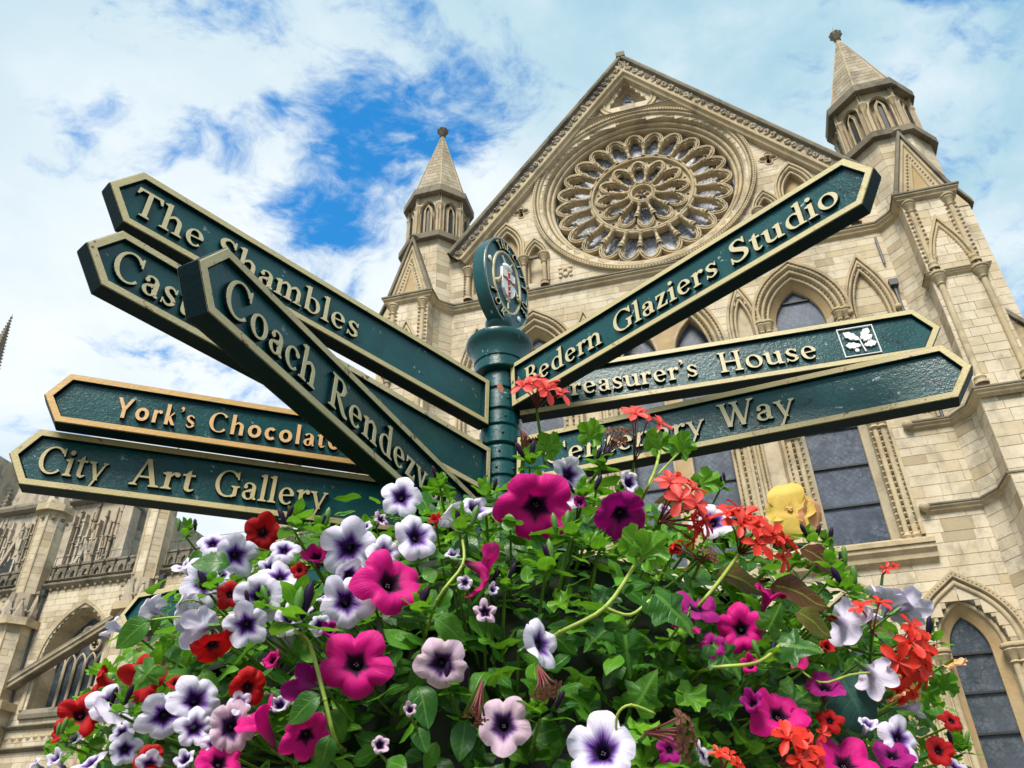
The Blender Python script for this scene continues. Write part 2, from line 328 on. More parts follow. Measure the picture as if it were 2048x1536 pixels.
    def tube(s, pts, r, n=6, raw=True, taper=1.0, cap=True):
        pts = [Vector(p) for p in pts]; rows = []; N = len(pts)
        t0 = (pts[1]-pts[0]).normalized(); x = t0.orthogonal().normalized()
        for i, q in enumerate(pts):
            t = (pts[min(i+1, N-1)]-pts[max(i-1, 0)]).normalized(); x = (x-t*x.dot(t)).normalized(); y = t.cross(x)
            rr = (r[i] if isinstance(r, (list, tuple)) else r*(1+(taper-1)*i/(N-1)))
            rows += [tuple(q+x*math.cos(2*math.pi*k/n)*rr+y*math.sin(2*math.pi*k/n)*rr) for k in range(n)]
        fs = [(i*n+k, i*n+(k+1) % n, (i+1)*n+(k+1) % n, (i+1)*n+k) for i in range(N-1) for k in range(n)]
        if cap: fs += [tuple(range(n)), tuple(range((N-1)*n, N*n))]
        s.add(rows, fs, raw)
    def ball(s, c, r, n=8, raw=False, sc=(1, 1, 1)):
        vs = []; m = max(3, n//2)
        for i in range(m+1):
            a = math.pi*i/m
            for k in range(n): b = 2*math.pi*k/n; vs.append((c[0]+r*sc[0]*math.sin(a)*math.cos(b), c[1]+r*sc[1]*math.cos(a), c[2]+r*sc[2]*math.sin(a)*math.sin(b)))
        s.add(vs, [(i*n+k, i*n+(k+1) % n, (i+1)*n+(k+1) % n, (i+1)*n+k) for i in range(m) for k in range(n)], raw)
    def mesh(s, name, m=None, smooth=False, fix=True):
        me = bpy.data.meshes.new(name); me.from_pydata(s.v, [], s.fc)
        if any(s.tn): me.attributes.new('tone', 'FLOAT', 'FACE').data.foreach_set('value', s.tn)
        if s.uv: 
            l = me.uv_layers.new(name='UVMap'); li = [0.0]*(2*len(me.loops)); vi = [0]*len(me.loops); me.loops.foreach_get('vertex_index', vi)
            for i, k in enumerate(vi): li[2*i], li[2*i+1] = s.uv[k]
            l.data.foreach_set('uv', li)
        if fix:
            bm = bmesh.new(); bm.from_mesh(me); bmesh.ops.remove_doubles(bm, verts=bm.verts, dist=1e-5); bmesh.ops.recalc_face_normals(bm, faces=bm.faces); bm.to_mesh(me); bm.free()
        if smooth: me.polygons.foreach_set('use_smooth', [True]*len(me.polygons))
        if m: me.materials.append(M[m] if isinstance(m, str) else m)
        return me
    def build(s, name, m, parent=None, smooth=False, fix=True, **kw): return obj(name, s.mesh(name, m, smooth, fix), parent, **kw)
def obj(name, me, parent=None, loc=None, rot=None, scale=None, mw=None, kind=None, label=None, cat=None, group=None):
    o = bpy.data.objects.new(name, me); COL.objects.link(o)
    if parent: o.parent = parent
    if mw is not None: o.matrix_local = mw
    if loc is not None: o.location = loc
    if rot is not None: o.rotation_euler = rot
    if scale is not None: o.scale = scale if hasattr(scale, '__len__') else (scale,)*3
    for k, v in (('kind', kind), ('label', label), ('category', cat), ('group', group)):
        if v: o[k] = v
    return o
def smooth_angle(me, deg=35):
    me.polygons.foreach_set('use_smooth', [True]*len(me.polygons)); bm = bmesh.new(); bm.from_mesh(me)
    for e in bm.edges:
        if len(e.link_faces) == 2 and e.calc_face_angle(0) > rad(deg): e.smooth = False
    bm.to_mesh(me); bm.free()

def arch(cx, a, spring, rise, base, n=9):
    c = (rise*rise-a*a)/(2*a); R = a+c; th = math.acos(max(-1, min(1, c/R)))
    L = [(cx-a, base)]
    for i in range(n+1):
        t = th*i/n; L.append((cx+c-R*math.cos(t), spring+R*math.sin(t)))
    return L+[(2*cx-x, y) for x, y in reversed(L[:-1])]
def arch_half(a, spring, rise, base, v):
    if v < base or v > spring+rise: return 0
    if v <= spring: return a
    c = (rise*rise-a*a)/(2*a); R = a+c
    return max(0, math.sqrt(max(0, R*R-(v-spring)**2))-c)
def circ(cx, cy, r, n=48, ry=None): return [(cx+r*math.sin(2*math.pi*i/n), cy+(ry or r)*math.cos(2*math.pi*i/n)) for i in range(n)]   # clockwise
def roll(o, w, r, n=5): return [(o-r*math.cos(math.pi*i/n), w+r*math.sin(math.pi*i/n)) for i in range(n+1)]
def along(path, step, closed=False):
    out = []; acc = step/2; P = path+[path[0]] if closed else path
    for a, b in zip(P, P[1:]):
        l = math.hypot(b[0]-a[0], b[1]-a[1]); 
        while acc < l:
            t = acc/l; out.append((a[0]+(b[0]-a[0])*t, a[1]+(b[1]-a[1])*t, math.atan2(b[1]-a[1], b[0]-a[0]))); acc += step
        acc -= l
    return out
def offset(path, o, closed=False):
    mb = MB(lambda a, b, c: (a, b, c)); mb.sweep(path, [(o, 0), (o, 0)], closed); return [(v[0], v[1]) for v in mb.v[::2]]
def dogtooth(mb, path, o, w, size, h, step, closed=False):
    for x, y, a in along(offset(path, o, closed), step, closed):
        c, s_ = math.cos(a)*size, math.sin(a)*size
        mb.add([(x-c, y-s_, w), (x+s_, y-c, w), (x+c, y+s_, w), (x-s_, y+c, w), (x, y, w+h)], [(0, 1, 4), (1, 2, 4), (2, 3, 4), (3, 0, 4)])

# ---------------------------------------------------------------- ground
me = bpy.data.meshes.new('ground'); me.from_pydata([(-400, -200, 0), (400, -200, 0), (400, 600, 0), (-400, 600, 0)], [], [(0, 1, 2, 3)]); me.materials.append(M['paving'])
obj('ground', me, kind='structure')
gm = MB(lambda u, v, w: (u, v, w))
PV = MB(lambda u, v, w: (u, v, w))
for i in range(-14, 15):
    for j in range(-6, 17):
        x = i*.62+(.31 if j % 2 else 0); PV.tone = random.uniform(-1, 1); PV.block(x, x+.61, j*.45, j*.45+.44, .0, .012+random.random()*.004, .006)
PV.build('pavement', 'paving', fix=False, kind='structure')

# ---------------------------------------------------------------- cathedral
K = .77; PHI = .262366; GV = -CAMZ/K
tv = Vector((math.cos(PHI), -math.sin(PHI), 0))
def root_empty(name, label, cat, loc, rz=0, sc=1, group=None):
    return obj(name, None, loc=loc, rot=(0, 0, rz), scale=sc, label=label, cat=cat, group=group)
CL = tv*6.8712*K+Vector((0, 30*K, CAMZ))
CATH = root_empty('cathedral', 'honey coloured limestone cathedral gable front with large rose window between two spired turrets', 'cathedral', CL, -PHI, K)

RC = (0, 31.09)       # rose centre
GS = 1.262            # gable slope
GA = 41.1             # gable apex height
ST = 25.35            # main string course
opens = [  # cx, half width, spring, rise, base
    (0, 2.45, 20.3, 4.35, 10.9), (5.75, 1.75, 21.2, 3.0, 10.9), (-5.75, 1.75, 21.2, 3.0, 10.9),
    (3.42, .5, 21.2, 1.9, 12.0), (-3.42, .5, 21.2, 1.9, 12.0), (8.5, .85, 20.9, 2.6, 15.7), (-8.5, .85, 20.9, 2.6, 15.7),
    (7.0, .85, 28.55, 1.75, 25.9), (-7.0, .85, 28.55, 1.75, 25.9), (5.55, .5, 27.7, 1.15, 26), (-5.55, .5, 27.7, 1.15, 26), (8.5, .45, 27.5, 1.0, 26), (-8.5, .45, 27.5, 1.0, 26),
    (8.1, 1.1, 7.3, 1.75, -2), (5.1, 1.1, 7.3, 1.75, -2), (-5.1, 1.1, 7.3, 1.75, -2), (-8.1, 1.1, 7.3, 1.75, -2), (0, 2.2, 5.5, 3.2, -2)]
def solid(v, pad=0):
    lim = 10.0 if v < 28.4 else (GA-v)/GS-.35
    cuts = []
    for cx, a, sp_, ri, ba in opens:
        h = arch_half(a, sp_, ri, ba, v)
        if h > 0: cuts.append((cx-h, cx+h))
    dy = abs(v-RC[1])
    if dy < 5.1: h = math.sqrt(5.1**2-dy**2); cuts.append((-h, h))
    if 37.5 < v < 39.3: h = (39.3-v)*.55+.1; cuts.append((-h, h))
    for qx in (-6.2, 6.2):
        if abs(v-31) < .44: cuts.append((qx-.44, qx+.44))
    cuts.sort(); out = []; x = -lim
    for a, b in cuts:
        if a > x: out.append((x, min(a, lim)))
        x = max(x, b)
    if x < lim: out.append((x, lim))
    return [(a, b) for a, b in out if b-a > .05]
wall = MB()
v = GV
while v < GA-.4:
    for a, b in solid(v+.1): wall.box(a, b, v, v+.2, -.8, -.014)
    v += .2
WALL = wall.build('wall', 'mortar', CATH, fix=False)
def masonry(f, intervals, v0, v1, ch=.42, lmin=.55, lmax=1.35, w=(.0, .014), keep=None):
    st = []; v = v0; 
    while v < v1-.12:
        h = min(ch*random.uniform(.78, 1.2), v1-v)
        if v1-v-h < .15: h = v1-v
        for a, b in intervals(v+h/2):
            x = a
            while x < b-.02:
                l = random.uniform(lmin, lmax)
                if b-x-l < lmin*.5: l = b-x
                st.append((x+.0035, x+l-.0035, v+.0035, v+h-.0035)); x += l
        v += h
    return st
def stone_pieces(parent, f, st, sel, mat_='stone', name='stone', depth=.03):
    rest = MB(f); n = 0
    for s_ in st:
        tone = random.choice((-1.2, -.2, 0, .2, .4, .5, .6, .7, .9))*random.uniform(.4, 1); w1 = random.uniform(-.003, .008)
        if sel and sel(s_):
            b = MB(f); b.tone = tone; b.block(*s_, -depth, w1); b.build(name, mat_, parent, fix=False); n += 1
        else: rest.tone = tone; rest.block(*s_, -depth, w1)
    if rest.v: rest.build('stone_courses', mat_, parent, fix=False, kind='stuff')
    return n
st = masonry(None, solid, GV, GA-.6)
cnt = [0]
def selw(s_):
    u = (s_[0]+s_[1])/2; vv = (s_[2]+s_[3])/2
    ok = cnt[0] < 290 and ((u > 7.4 and 5 < vv < 20) or (u > 7.6 and vv < 25 and random.random() < .6) or (26 < vv < 29 and abs(u) > 4.3))
    cnt[0] += ok; return ok
stone_pieces(WALL, None, st, selw)

def string(name, plan, v, h=.22, out=.3, m='stone_dark', parent=None):
    b = MB(); b.hsweep(plan, v, [(0, -.05-h), (out*.5, -h*.8), (out*.55, -h*.5), (out*.85, -h*.2), (out*.85, h*.1), (0, h*.2)]); o = b.build(name, 'stone_trim', parent or CATH)
    b = MB(); b.hsweep(plan, v, [(0, h*.12), (out, h*.12), (out, h*.42), (out*.5, h*.62), (0, h*.85)]); b.build('weathered_top', m, o); return o
BW = 1.45
def bplan(sg, d=0):   # plan of wall turning round the buttress, sg=+1 right, -1 left
    p = [(9.75, 0), (10.25, .45), (10.5, .75), (10.5, BW), (12.5, BW), (12.5, -.2)]
    p = p if sg > 0 else [(-x, y) for x, y in reversed(p)]
    return p
lft = bplan(-1); rgt = bplan(1)
lf2 = [(-x, y) for x, y in [(12.5, .2), (12.5, BW), (10.5, BW), (10.5, .75), (10.25, .45), (9.75, 0)]]
string('string_course', [(12.5, 0), (12.5, BW), (10.5, BW), (10.5, .75), (10.25, .45), (9.75, 0), (-9.75, 0)]+[(-10.25, .45), (-10.5, .75), (-10.5, BW), (-12.5, BW), (-12.5, 0)], ST, .26, .3)
for sg in (1, -1):
    for vv, ue in ((15.45, 8.3), (12.15, 7.95)):
        pl_ = [(12.5, 0), (12.5, BW+.35), (10.45, BW+.35), (10.4, .85), (9.85, 0), (ue, 0)]
        if sg < 0: pl_ = [(-x, y) for x, y in reversed(pl_)]
        s1 = string('string_course', pl_, vv, .2, .26)
        b = MB(); b.ball((ue*sg, vv, .15), .2, 8); b.build('label_stop', 'stone_trim', s1, smooth=True)
string('string_course', [(-7.9*-1, 0), (2.6, 0)], 10.75, .5, .42, 'stone_trim'); string('string_course', [(-2.6, 0), (-7.9, 0)], 10.75, .5, .42, 'stone_trim')
string('string_course', [(2.7, 0), (-2.8, 0)], 36.65, .16, .3)

# gable coping with leaf bosses
cop = MB()
for sg in (1, -1):
    foot = (sg*9.9, GA-9.9*GS)
    path = [foot, (0, GA)] if sg < 0 else [(0, GA), foot]
    cop.sweep(path, [(.12, -.9), (.14, .55), (.02, .62), (-.10, .6), (-.14, .42), (-.62, .36), (-.66, .46), (-.78, .44), (-.84, .3), (-.95, .26), (-1.0, .0)])
COP = cop.build('gable_coping', 'stone_dark', CATH)
inner = MB()
for sg in (1, -1):
    foot = (sg*9.9, GA-9.9*GS); path = [foot, (0, GA)] if sg < 0 else [(0, GA), foot]
    inner.sweep(path, [(-.16, .40), (-.63, .375), (-.68, .5), (-.80, .48), (-.88, .33), (-.98, .28), (-1.02, .02)])
inner.build('coping_moulding', 'stone_trim', COP)
boss = MB(); random.seed(3)
for k in range(9):
    a = k*.7; boss.ball((math.cos(a)*.10, math.sin(a)*.10, .03*math.sin(3*a)), .075, 5)
bme = boss.mesh('leaf_boss', 'stone_old')
for sg in (1, -1):
    L_ = math.hypot(9.9, 9.9*GS); k = 0; dd = .35
    while dd < L_-.3:
        t = dd/L_; x = sg*9.9*t; y = GA-9.9*GS*t
        nx, ny = -sg*GS/math.hypot(1, GS), -1/math.hypot(1, GS)
        obj('leaf_boss', bme, COP, loc=(x+nx*.40, -.44, y+ny*.40), rot=(random.uniform(-.5, .5), random.random()*6, 0), scale=(random.uniform(.6, 1.2), random.uniform(.5, 1.1), random.uniform(.6, 1.3))); dd += random.uniform(.30, .52)
tip = MB(); tip.extr([(-.25, -.3), (.25, -.3), (.25, .65), (-.25, .65)], GA-.1, GA+.28); tip.build('apex_stone', 'stone_dark', CATH)

# ---- rose window
rose = MB()
rp = [(5.50-R_, w_) for R_, w_ in []]
C0 = circ(*RC, 4.55, 96)
rp = [(0, -1.0), (0, -.62)]+roll(.1, -.5, .08)+[(.2, -.42)]+roll(.30, -.33, .09)+[(.42, -.30), (.46, -.16)]+roll(.55, -.1, .08)+[(.66, -.02)]+roll(.76, .06, .07)+[(.86, .1), (.88, .2), (1.02, .2), (1.04, 0)]
rose.sweep(C0, rp, True)
ROSE = rose.build('rose_window', 'stone_trim', CATH)
smooth_angle(ROSE.data, 50)
dt = MB(); dogtooth(dt, C0, .81, .12, .05, .07, .155, True); dogtooth(dt, C0, .95, .2, .05, .05, .15, True); dogtooth(dt, C0, .39, -.25, .045, .06, .15, True)
dt.build('dogtooth_ring', 'stone_trim', ROSE, fix=False, kind='stuff')
gl = MB(); gl.prism([circ(*RC, 4.7, 64)], -1.15, -1.1); gl.build('glass', 'glass_rose', ROSE)
sl = MB(lambda u, v, w: (u, -w, v))
# spandrel plate behind the petals stays open (dark gap); outer petals
def petal(r0, r1, half, n_cusp=.12):
    f = lambda r, s: (s, r)
    ex = [(-half*.86, r0), (-half*1.0, r0+.18*(r1-r0)/.75), (-half*1.04, r0+.4*(r1-r0)), (-half*.93, r0+.62*(r1-r0)), (-half*.62, r0+.86*(r1-r0)), (-half*.28, r0+.975*(r1-r0)), (0, r1)]
    ex = ex+[(-x, y) for x, y in reversed(ex[:-1])]
    q = half*.66; it = [(-q, r0), (-q*1.12, r0+.14*(r1-r0)), (-q*.98, r0+.30*(r1-r0)), (-q*.62, r0+.38*(r1-r0)), (-q*.70, r0+.50*(r1-r0)), (-q*.48, r0+.64*(r1-r0)), (0, r0+.76*(r1-r0))]
    it = it+[(-x, y) for x, y in reversed(it[:-1])]
    return ex, it
def petal_mesh(r0, r1, half, wf):
    ex, it = petal(r0, r1, half); b = MB()
    b.prism([ex+list(reversed(it))], wf-.42, wf-.10)
    mid = [((a[0]+c[0])/2, (a[1]+c[1])/2) for a, c in zip(ex, it)]
    for pth, r_, w_ in ((offset(ex, -.045), .050, wf-.06), (mid, .046, wf-.03), (offset(it, .03), .038, wf-.10)):
        b.tube([loc_uvw(x, y, w_) for x, y in pth], r_, 6)
    me = b.mesh('rose_petal', 'stone_trim'); smooth_angle(me, 60); return me
def shaft_mesh(r0, r1, rad_, wf):
    b = MB(); Lr = r1-r0
    pr = [(rad_*1.9, 0), (rad_*1.9, .05), (rad_*1.3, .10), (rad_*1.7, .16), (rad_, .22), (rad_, Lr-.42), (rad_*1.5, Lr-.38), (rad_*1.1, Lr-.33), (rad_*1.7, Lr-.2), (rad_*2.3, Lr-.12), (rad_*1.6, Lr-.05), (rad_*2.2, Lr), (rad_*2.0, Lr+.06)]
    rows = [[(r_*math.cos(2*math.pi*k/8), r0+y, wf+r_*math.sin(2*math.pi*k/8)) for k in range(8)] for r_, y in pr]
    b.add([q for r_ in rows for q in r_], [(i*8+k, i*8+(k+1) % 8, (i+1)*8+(k+1) % 8, (i+1)*8+k) for i in range(len(pr)-1) for k in range(8)])
    b.box(-rad_*1.0, rad_*1.0, r0, r1, wf-.35, wf-.02)
    me = b.mesh('rose_shaft', 'stone_trim'); smooth_angle(me, 50); return me
WF = -.52
def around(name, me, n, ph=0):
    for i in range(n):
        a = 2*math.pi*(i+ph)/n
        obj(name, me, ROSE, loc=(RC[0], 0, RC[1]), rot=(0, a, 0))
around('rose_petal', petal_mesh(3.55, 4.5, .525, WF), 24)
around('rose_shaft', shaft_mesh(2.66, 3.6, .075, WF-.02), 24, .5)
around('rose_petal', petal_mesh(1.55, 2.42, .44, WF), 12)
around('rose_shaft', shaft_mesh(.68, 1.62, .07, WF-.02), 12, .5)
cusp = MB()
for r_, h_ in ((3.35, .10), (1.45, .09)): pass
ring = MB(); cr = circ(*RC, 2.62, 72)
ring.sweep(cr, [(-.12, WF-.4), (-.12, WF-.05)]+roll(-.06, WF-.02, .06)+roll(.06, WF-.02, .06)+[(.12, WF-.4)], True)
RG = ring.build('tracery_ring', 'stone_trim', ROSE); smooth_angle(RG.data, 50)
sp_ = MB(); holes = []
for i in range(12):
    a = 2*math.pi*(i+.5)/12; c_ = (RC[0]+2.3*math.sin(a), RC[1]+2.3*math.cos(a)); holes.append(list(reversed(circ(*c_, .085, 6))))
spand = MB(); 
spand.prism([circ(*RC, 2.55, 48)]+[list(reversed(circ(*RC, 2.02, 48)))]+holes, WF-.34, WF-.17)
spand.build('tracery_plate', 'stone_trim', ROSE)
for i in range(12):
    a = 2*math.pi*(i+.5)/12; b = MB(); b.sweep(circ(RC[0]+2.3*math.sin(a), RC[1]+2.3*math.cos(a), .09, 8), [(0, WF-.3)]+roll(.03, WF-.15, .03, 3), True)
hub = MB(); hub.sweep(circ(*RC, .50, 36), [(-.02, WF-.4), (-.02, WF-.08)]+roll(.05, WF, .06)+[(.12, WF-.03)]+roll(.17, WF+.02, .05)+[(.22, WF-.4)], True)
hb = []; n = 72
for i in range(n):
    a = 2*math.pi*i/n; hb.append((RC[0]+(.16+.21*abs(math.sin(3*a))**.6)*math.sin(a), RC[1]+(.16+.21*abs(math.sin(3*a))**.6)*math.cos(a)))
hub.prism([circ(*RC, .5, 36), list(reversed(hb))], WF-.36, WF-.16)
HB = hub.build('hub', 'stone_trim', ROSE); smooth_angle(HB.data, 40)

# ---- lancets and arches
def cap_and_base(parent, xs, vcap, vbase, w, r=.09, shaft=True, ann=None, m='stone_trim'):
    for x in xs:
        b = MB(); h = vcap-vbase
        pr = [(r*2.1, 0), (r*2.1, .12), (r*1.5, .16), (r*1.9, .26), (r*1.05, .36), (r, .4)]
        if ann: pr += [(r, ann-vbase-.14), (r*1.9, ann-vbase-.08), (r*1.6, ann-vbase), (r*2.0, ann-vbase+.08), (r, ann-vbase+.14)]
        pr += [(r, h-.5), (r*1.5, h-.46), (r*1.1, h-.4), (r*1.6, h-.25), (r*2.4, h-.1), (r*2.1, h-.04), (r*2.7, h), (r*2.7, h+.07), (r*2.2, h+.12)]
        b.lathe(x, w, [(a, vbase+c) for a, c in pr], 10); o = b.build('shaft', m, parent); smooth_angle(o.data, 40)
def window(name, cx, a, spring, rise, base, prof, glass=None, gm='glass', gw=-.75, bars=(), dts=(), mat_='stone_trim', shafts=None, label=None, vents=0):
    P = arch(cx, a, spring, rise, base, 12); b = MB(); b.sweep(P, prof); o = b.build(name, mat_, CATH, label=label); smooth_angle(o.data, 50)
    if dts:
        d_ = MB()
        for (of, w, sz, hh, stp) in dts: dogtooth(d_, P, of, w, sz, hh, stp)
        d_.build('dogtooth', 'stone_trim', o, fix=False, kind='stuff')
    if glass:
        Pg = arch(cx, a+.04, spring, rise+.06, base-.05, 12)
        vs = [base-.05]+[x for x in bars if x < spring+rise]+[spring+rise+.1]
        for v0, v1 in zip(vs, vs[1:]):      # panes between the iron bars
            poly = []; steps = [v0+(v1-v0)*k/6 for k in range(7)]
            L_ = [(cx-max(.01, arch_half(a+.04, spring, rise+.06, base-.1, y)), y) for y in steps]; R_ = [(2*cx-x, y) for x, y in reversed(L_)]
            g_ = MB(); g_.tone = random.uniform(-1, 1); g_.prism([L_+R_], gw-.04, gw+random.uniform(-.012, .012)); g_.build('pane', gm, o)
        for y in bars:
            h = arch_half(a, spring, rise, base, y)
            if h > .05: g_ = MB(); g_.box(cx-h, cx+h, y-.035, y+.035, gw, gw+.08); g_.build('iron_bar', 'dark', o)
    return o
GP = [(0, -.8), (0, -.58), (.27, -.30)]
big = GP+roll(.34, -.26, .07)+[(.42, -.26), (.46, -.14)]+roll(.55, -.10, .08)+[(.64, -.09), (.67, .0)]+roll(.75, .04, .07)+[(.84, .05), (.86, .16), (.97, .17), (1.0, 0)]
bars = [11.3+1.62*k for k in range(1, 8)]
for sg in (1, -1):
    W1 = window('lancet_window', 5.75*sg, 1.0, 21.35, 1.85, 11.2, big, True, bars=bars, dts=[(.44, -.2, .07, .09, .21), (.80, .08, .065, .07, .19), (.66, .02, .05, .06, .16)])
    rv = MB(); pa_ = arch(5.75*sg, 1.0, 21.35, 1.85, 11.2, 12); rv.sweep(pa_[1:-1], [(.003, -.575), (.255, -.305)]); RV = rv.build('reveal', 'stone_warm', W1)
    for pp_ in (pa_[:2], pa_[-2:]):
        rv = MB(); rv.sweep(pp_, [(.004, -.574), (.254, -.304)]); rv.build('jamb', 'stone', W1)
    cap_and_base(W1, [5.75*sg-1.42, 5.75*sg+1.42, 5.75*sg-1.70, 5.75*sg+1.70], 21.2, 10.95, .03, .10, ann=15.65)
    dj = MB()
    for xx in (1.28, 1.56, 1.86):
        for q in (-1, 1): dogtooth(dj, [(5.75*sg+q*xx, 11.2), (5.75*sg+q*xx, 21.2)], 0, .05, .09, .09, .24)
    dj.build('dogtooth', 'stone_trim', W1, fix=False, kind='stuff')
    s_ = MB(); s_.hsweep([(5.75*sg+1.15, -.6), (5.75*sg-1.15, -.6)], 11.1, [(0, -.4), (.75, -.35), (.8, -.2), (.1, .12), (0, .1)]); s_.build('sill', 'stone_trim', W1)
small = [(0, -.35), (0, -.2)]+roll(.07, -.12, .06)+[(.14, -.12), (.16, -.02)]+roll(.23, .0, .06)+[(.3, .02), (.32, .12), (.41, .12), (.43, 0)]
SW = window('twin_lancet_window', 0, 1.98, 20.3, 3.6, 11.2, [(0, -.62), (0, -.3)]+[(o-.35, w) for o, w in big[3:]], dts=[(.08, -.2, .07, .09, .2), (.44, .08, .065, .07, .19)])
pl2 = [(-2.05, 11.2)]+arch(0, 2.02, 20.3, 3.65, 11.2, 10)[1:-1]+[(2.05, 11.2)]
hl = [list(reversed(arch(c_, .80, 20.75, 1.75, 11.25, 8))) for c_ in (-1.2, 1.2)]
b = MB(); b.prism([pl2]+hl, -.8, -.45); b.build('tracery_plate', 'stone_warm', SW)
for c_ in (-1.2, 1.2):
    W1 = window('lancet_window', c_, .80, 20.75, 1.75, 11.2, [(0, -.8), (0, -.5)]+roll(.07, -.43, .06)+[(.16, -.45)], True, bars=[x+.1 for x in bars], mat_='stone_trim')
for sg in (1, -1):
    cap_and_base(SW, [sg*2.14, sg*2.42], 20.3, 10.95, .03, .10, ann=15.65)
    dj = MB(); dogtooth(dj, [(sg*2.28, 11.2), (sg*2.28, 20.2)], 0, .05, .09, .09, .24); dogtooth(dj, [(sg*2.6, 11.2), (sg*2.6, 20.2)], 0, .05, .09, .09, .24); dj.build('dogtooth', 'stone_trim', SW, fix=False, kind='stuff')
    window('blind_arch', 3.42*sg, .30, 21.2, 1.55, 12.0, small, dts=[(.15, -.05, .05, .06, .15)])
    bb = MB(); bb.prism([arch(3.42*sg, .36, 21.2, 1.6, 12.0)], -.5, -.3); bb.build('blind_panel', 'stone', CATH)
    B2 = window('blind_arch', 8.5*sg, .58, 20.9, 2.25, 15.65, small, dts=[(.15, -.05, .06, .07, .17)])
    bs = masonry(None, lambda v_: [(8.5*sg-arch_half(.6, 20.9, 2.3, 15, v_), 8.5*sg+arch_half(.6, 20.9, 2.3, 15, v_))] if arch_half(.6, 20.9, 2.3, 15, v_) > .08 else [], 15.6, 23.1)
    stone_pieces(B2, lambda u, v_, w: (u, -(w-.3), v_), bs, None); b = MB(); b.prism([arch(8.5*sg, .62, 20.9, 2.3, 15.6)], -.5, -.325); b.build('blind_panel', 'mortar', B2)
    bo = MB(); bo.ball((7.6*sg, 20.95, .15), .14); bo.ball((9.42*sg, 20.85, .15), .14); bo.build('label_stop', 'stone_trim', B2, smooth=True)
    # gable zone arcade
    A1 = window('arcade_arch', 7.0*sg, .52, 28.55, 1.25, 25.9, [(0, -.6), (0, -.35)]+[(o+.0, w) for o, w in small[2:]]+[], dts=[(.15, -.05, .045, .06, .13)])
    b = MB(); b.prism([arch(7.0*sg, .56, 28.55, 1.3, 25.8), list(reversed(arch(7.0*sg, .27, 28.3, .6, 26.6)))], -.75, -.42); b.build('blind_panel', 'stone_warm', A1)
    b = MB(); b.prism([arch(7.0*sg, .3, 28.3, .62, 26.5)], -.8, -.68); b.build('pane', 'glass', A1)
    for cx, a_, sp2, ri in ((5.55, .34, 27.7, .82), (8.45, .30, 27.5, .75)):
        A2 = window('arcade_arch', cx*sg, a_, sp2, ri, 26, [(0, -.45), (0, -.2)]+[(o*.8, w*.8) for o, w in small[2:]], dts=[(.12, -.04, .04, .05, .11)])
        b = MB(); b.prism([arch(cx*sg, a_+.05, sp2, ri+.05, 25.9)], -.6, -.42); b.build('blind_panel', 'stone', A2)
    cap_and_base(A1, [5.1*sg, 6.12*sg, 7.92*sg, 8.98*sg], 27.6, 25.65, .12, .11)
    sc2 = MB(); sc2.box(min(5.2*sg, 6.1*sg), max(5.2*sg, 6.1*sg), 27.55, 27.68, 0, .14); sc2.build('impost', 'stone_dark', A1)
    dj = MB(); dogtooth(dj, [(4.92*sg, 25.8), (4.92*sg, 27.4)], 0, .02, .07, .08, .18); dogtooth(dj, [(9.2*sg, 25.8), (9.2*sg, 27.4)], 0, .02, .07, .08, .18); dj.build('dogtooth', 'stone_trim', A1, fix=False, kind='stuff')
    # sunk quatrefoil
    qf = []
    for i in range(64):
        a_ = 2*math.pi*i/64; r_ = .10+.30*abs(math.cos(2*a_))**.75; qf.append((6.2*sg+r_*math.sin(a_), 31.0+r_*math.cos(a_)))
    b = MB(); b.prism([[(6.2*sg-.62, 30.38), (6.2*sg-.62, 31.62), (6.2*sg+.62, 31.62), (6.2*sg+.62, 30.38)], list(reversed(qf))], -.5, .010); Q = b.build('quatrefoil', 'stone', CATH)
    b = MB(); b.box(6.2*sg-.5, 6.2*sg+.5, 30.5, 31.5, -.55, -.45); b.build('recess_back', 'dark', Q)  # near-black plate, paints the shade inside the sunk quatrefoil
    b = MB(); b.sweep(qf, [(-.02, .0), (0, .05), (.05, .05), (.07, 0)], True); b.build('quatrefoil_rim', 'stone_trim', Q)
    # carved flower roundel
    R_ = MB(); cx, cy = 4.1*sg, 26.35
    for i in range(4):
        a_ = math.pi/2*i; R_.ball((cx+.2*math.cos(a_), cy+.2*math.sin(a_), .03), .14, 8, sc=(1, 1, .5)); a_ += math.pi/4; R_.ball((cx+.36*math.cos(a_), cy+.36*math.sin(a_), .03), .10, 8, sc=(1, 1, .5))
    R_.sweep(circ(cx, cy, .16, 16), roll(0, .02, .06, 4), True); R_.build('flower_roundel', 'stone', CATH, smooth=True)
    # low aisle-level lancets
    for cx in (8.1, 5.1):
        lw = [(0, -.7), (0, -.5), (.3, -.28)]+roll(.38, -.24, .08)+[(.48, -.2)]+roll(.58, -.12, .09)+[(.7, -.08)]+roll(.8, .0, .09)+[(.92, .02), (.94, .16), (1.1, .18), (1.14, 0)]
        W3 = window('low_lancet_window', cx*sg, .60, 7.35, 1.12, -1.0, lw, True, gm='glass_low', gw=-.6, bars=[-.2, 1.5, 3.2, 4.9, 6.1, 7.3], dts=[(1.03, .16, .05, .05, .13)])
        rv = MB(); rv.sweep(arch(cx*sg, .6, 7.35, 1.12, -1.0, 12), [(.003, -.495), (.285, -.285)]); rv.build('reveal', 'stone_warm', W3)
        cap_and_base(W3, [cx*sg-1.0, cx*sg+1.0, cx*sg+1.25, cx*sg-1.25], 7.25, -1.9, .0, .11)
DW = window('doorway', 0, 1.2, 5.5, 2.2, GV, [(0, -.7), (0, -.5)]+[(o, w) for o, w in big[3:]])
b = MB(); b.prism([arch(0, 1.25, 5.5, 2.25, GV)], -.8, -.6); b.build('door_leaf', 'dark', DW)
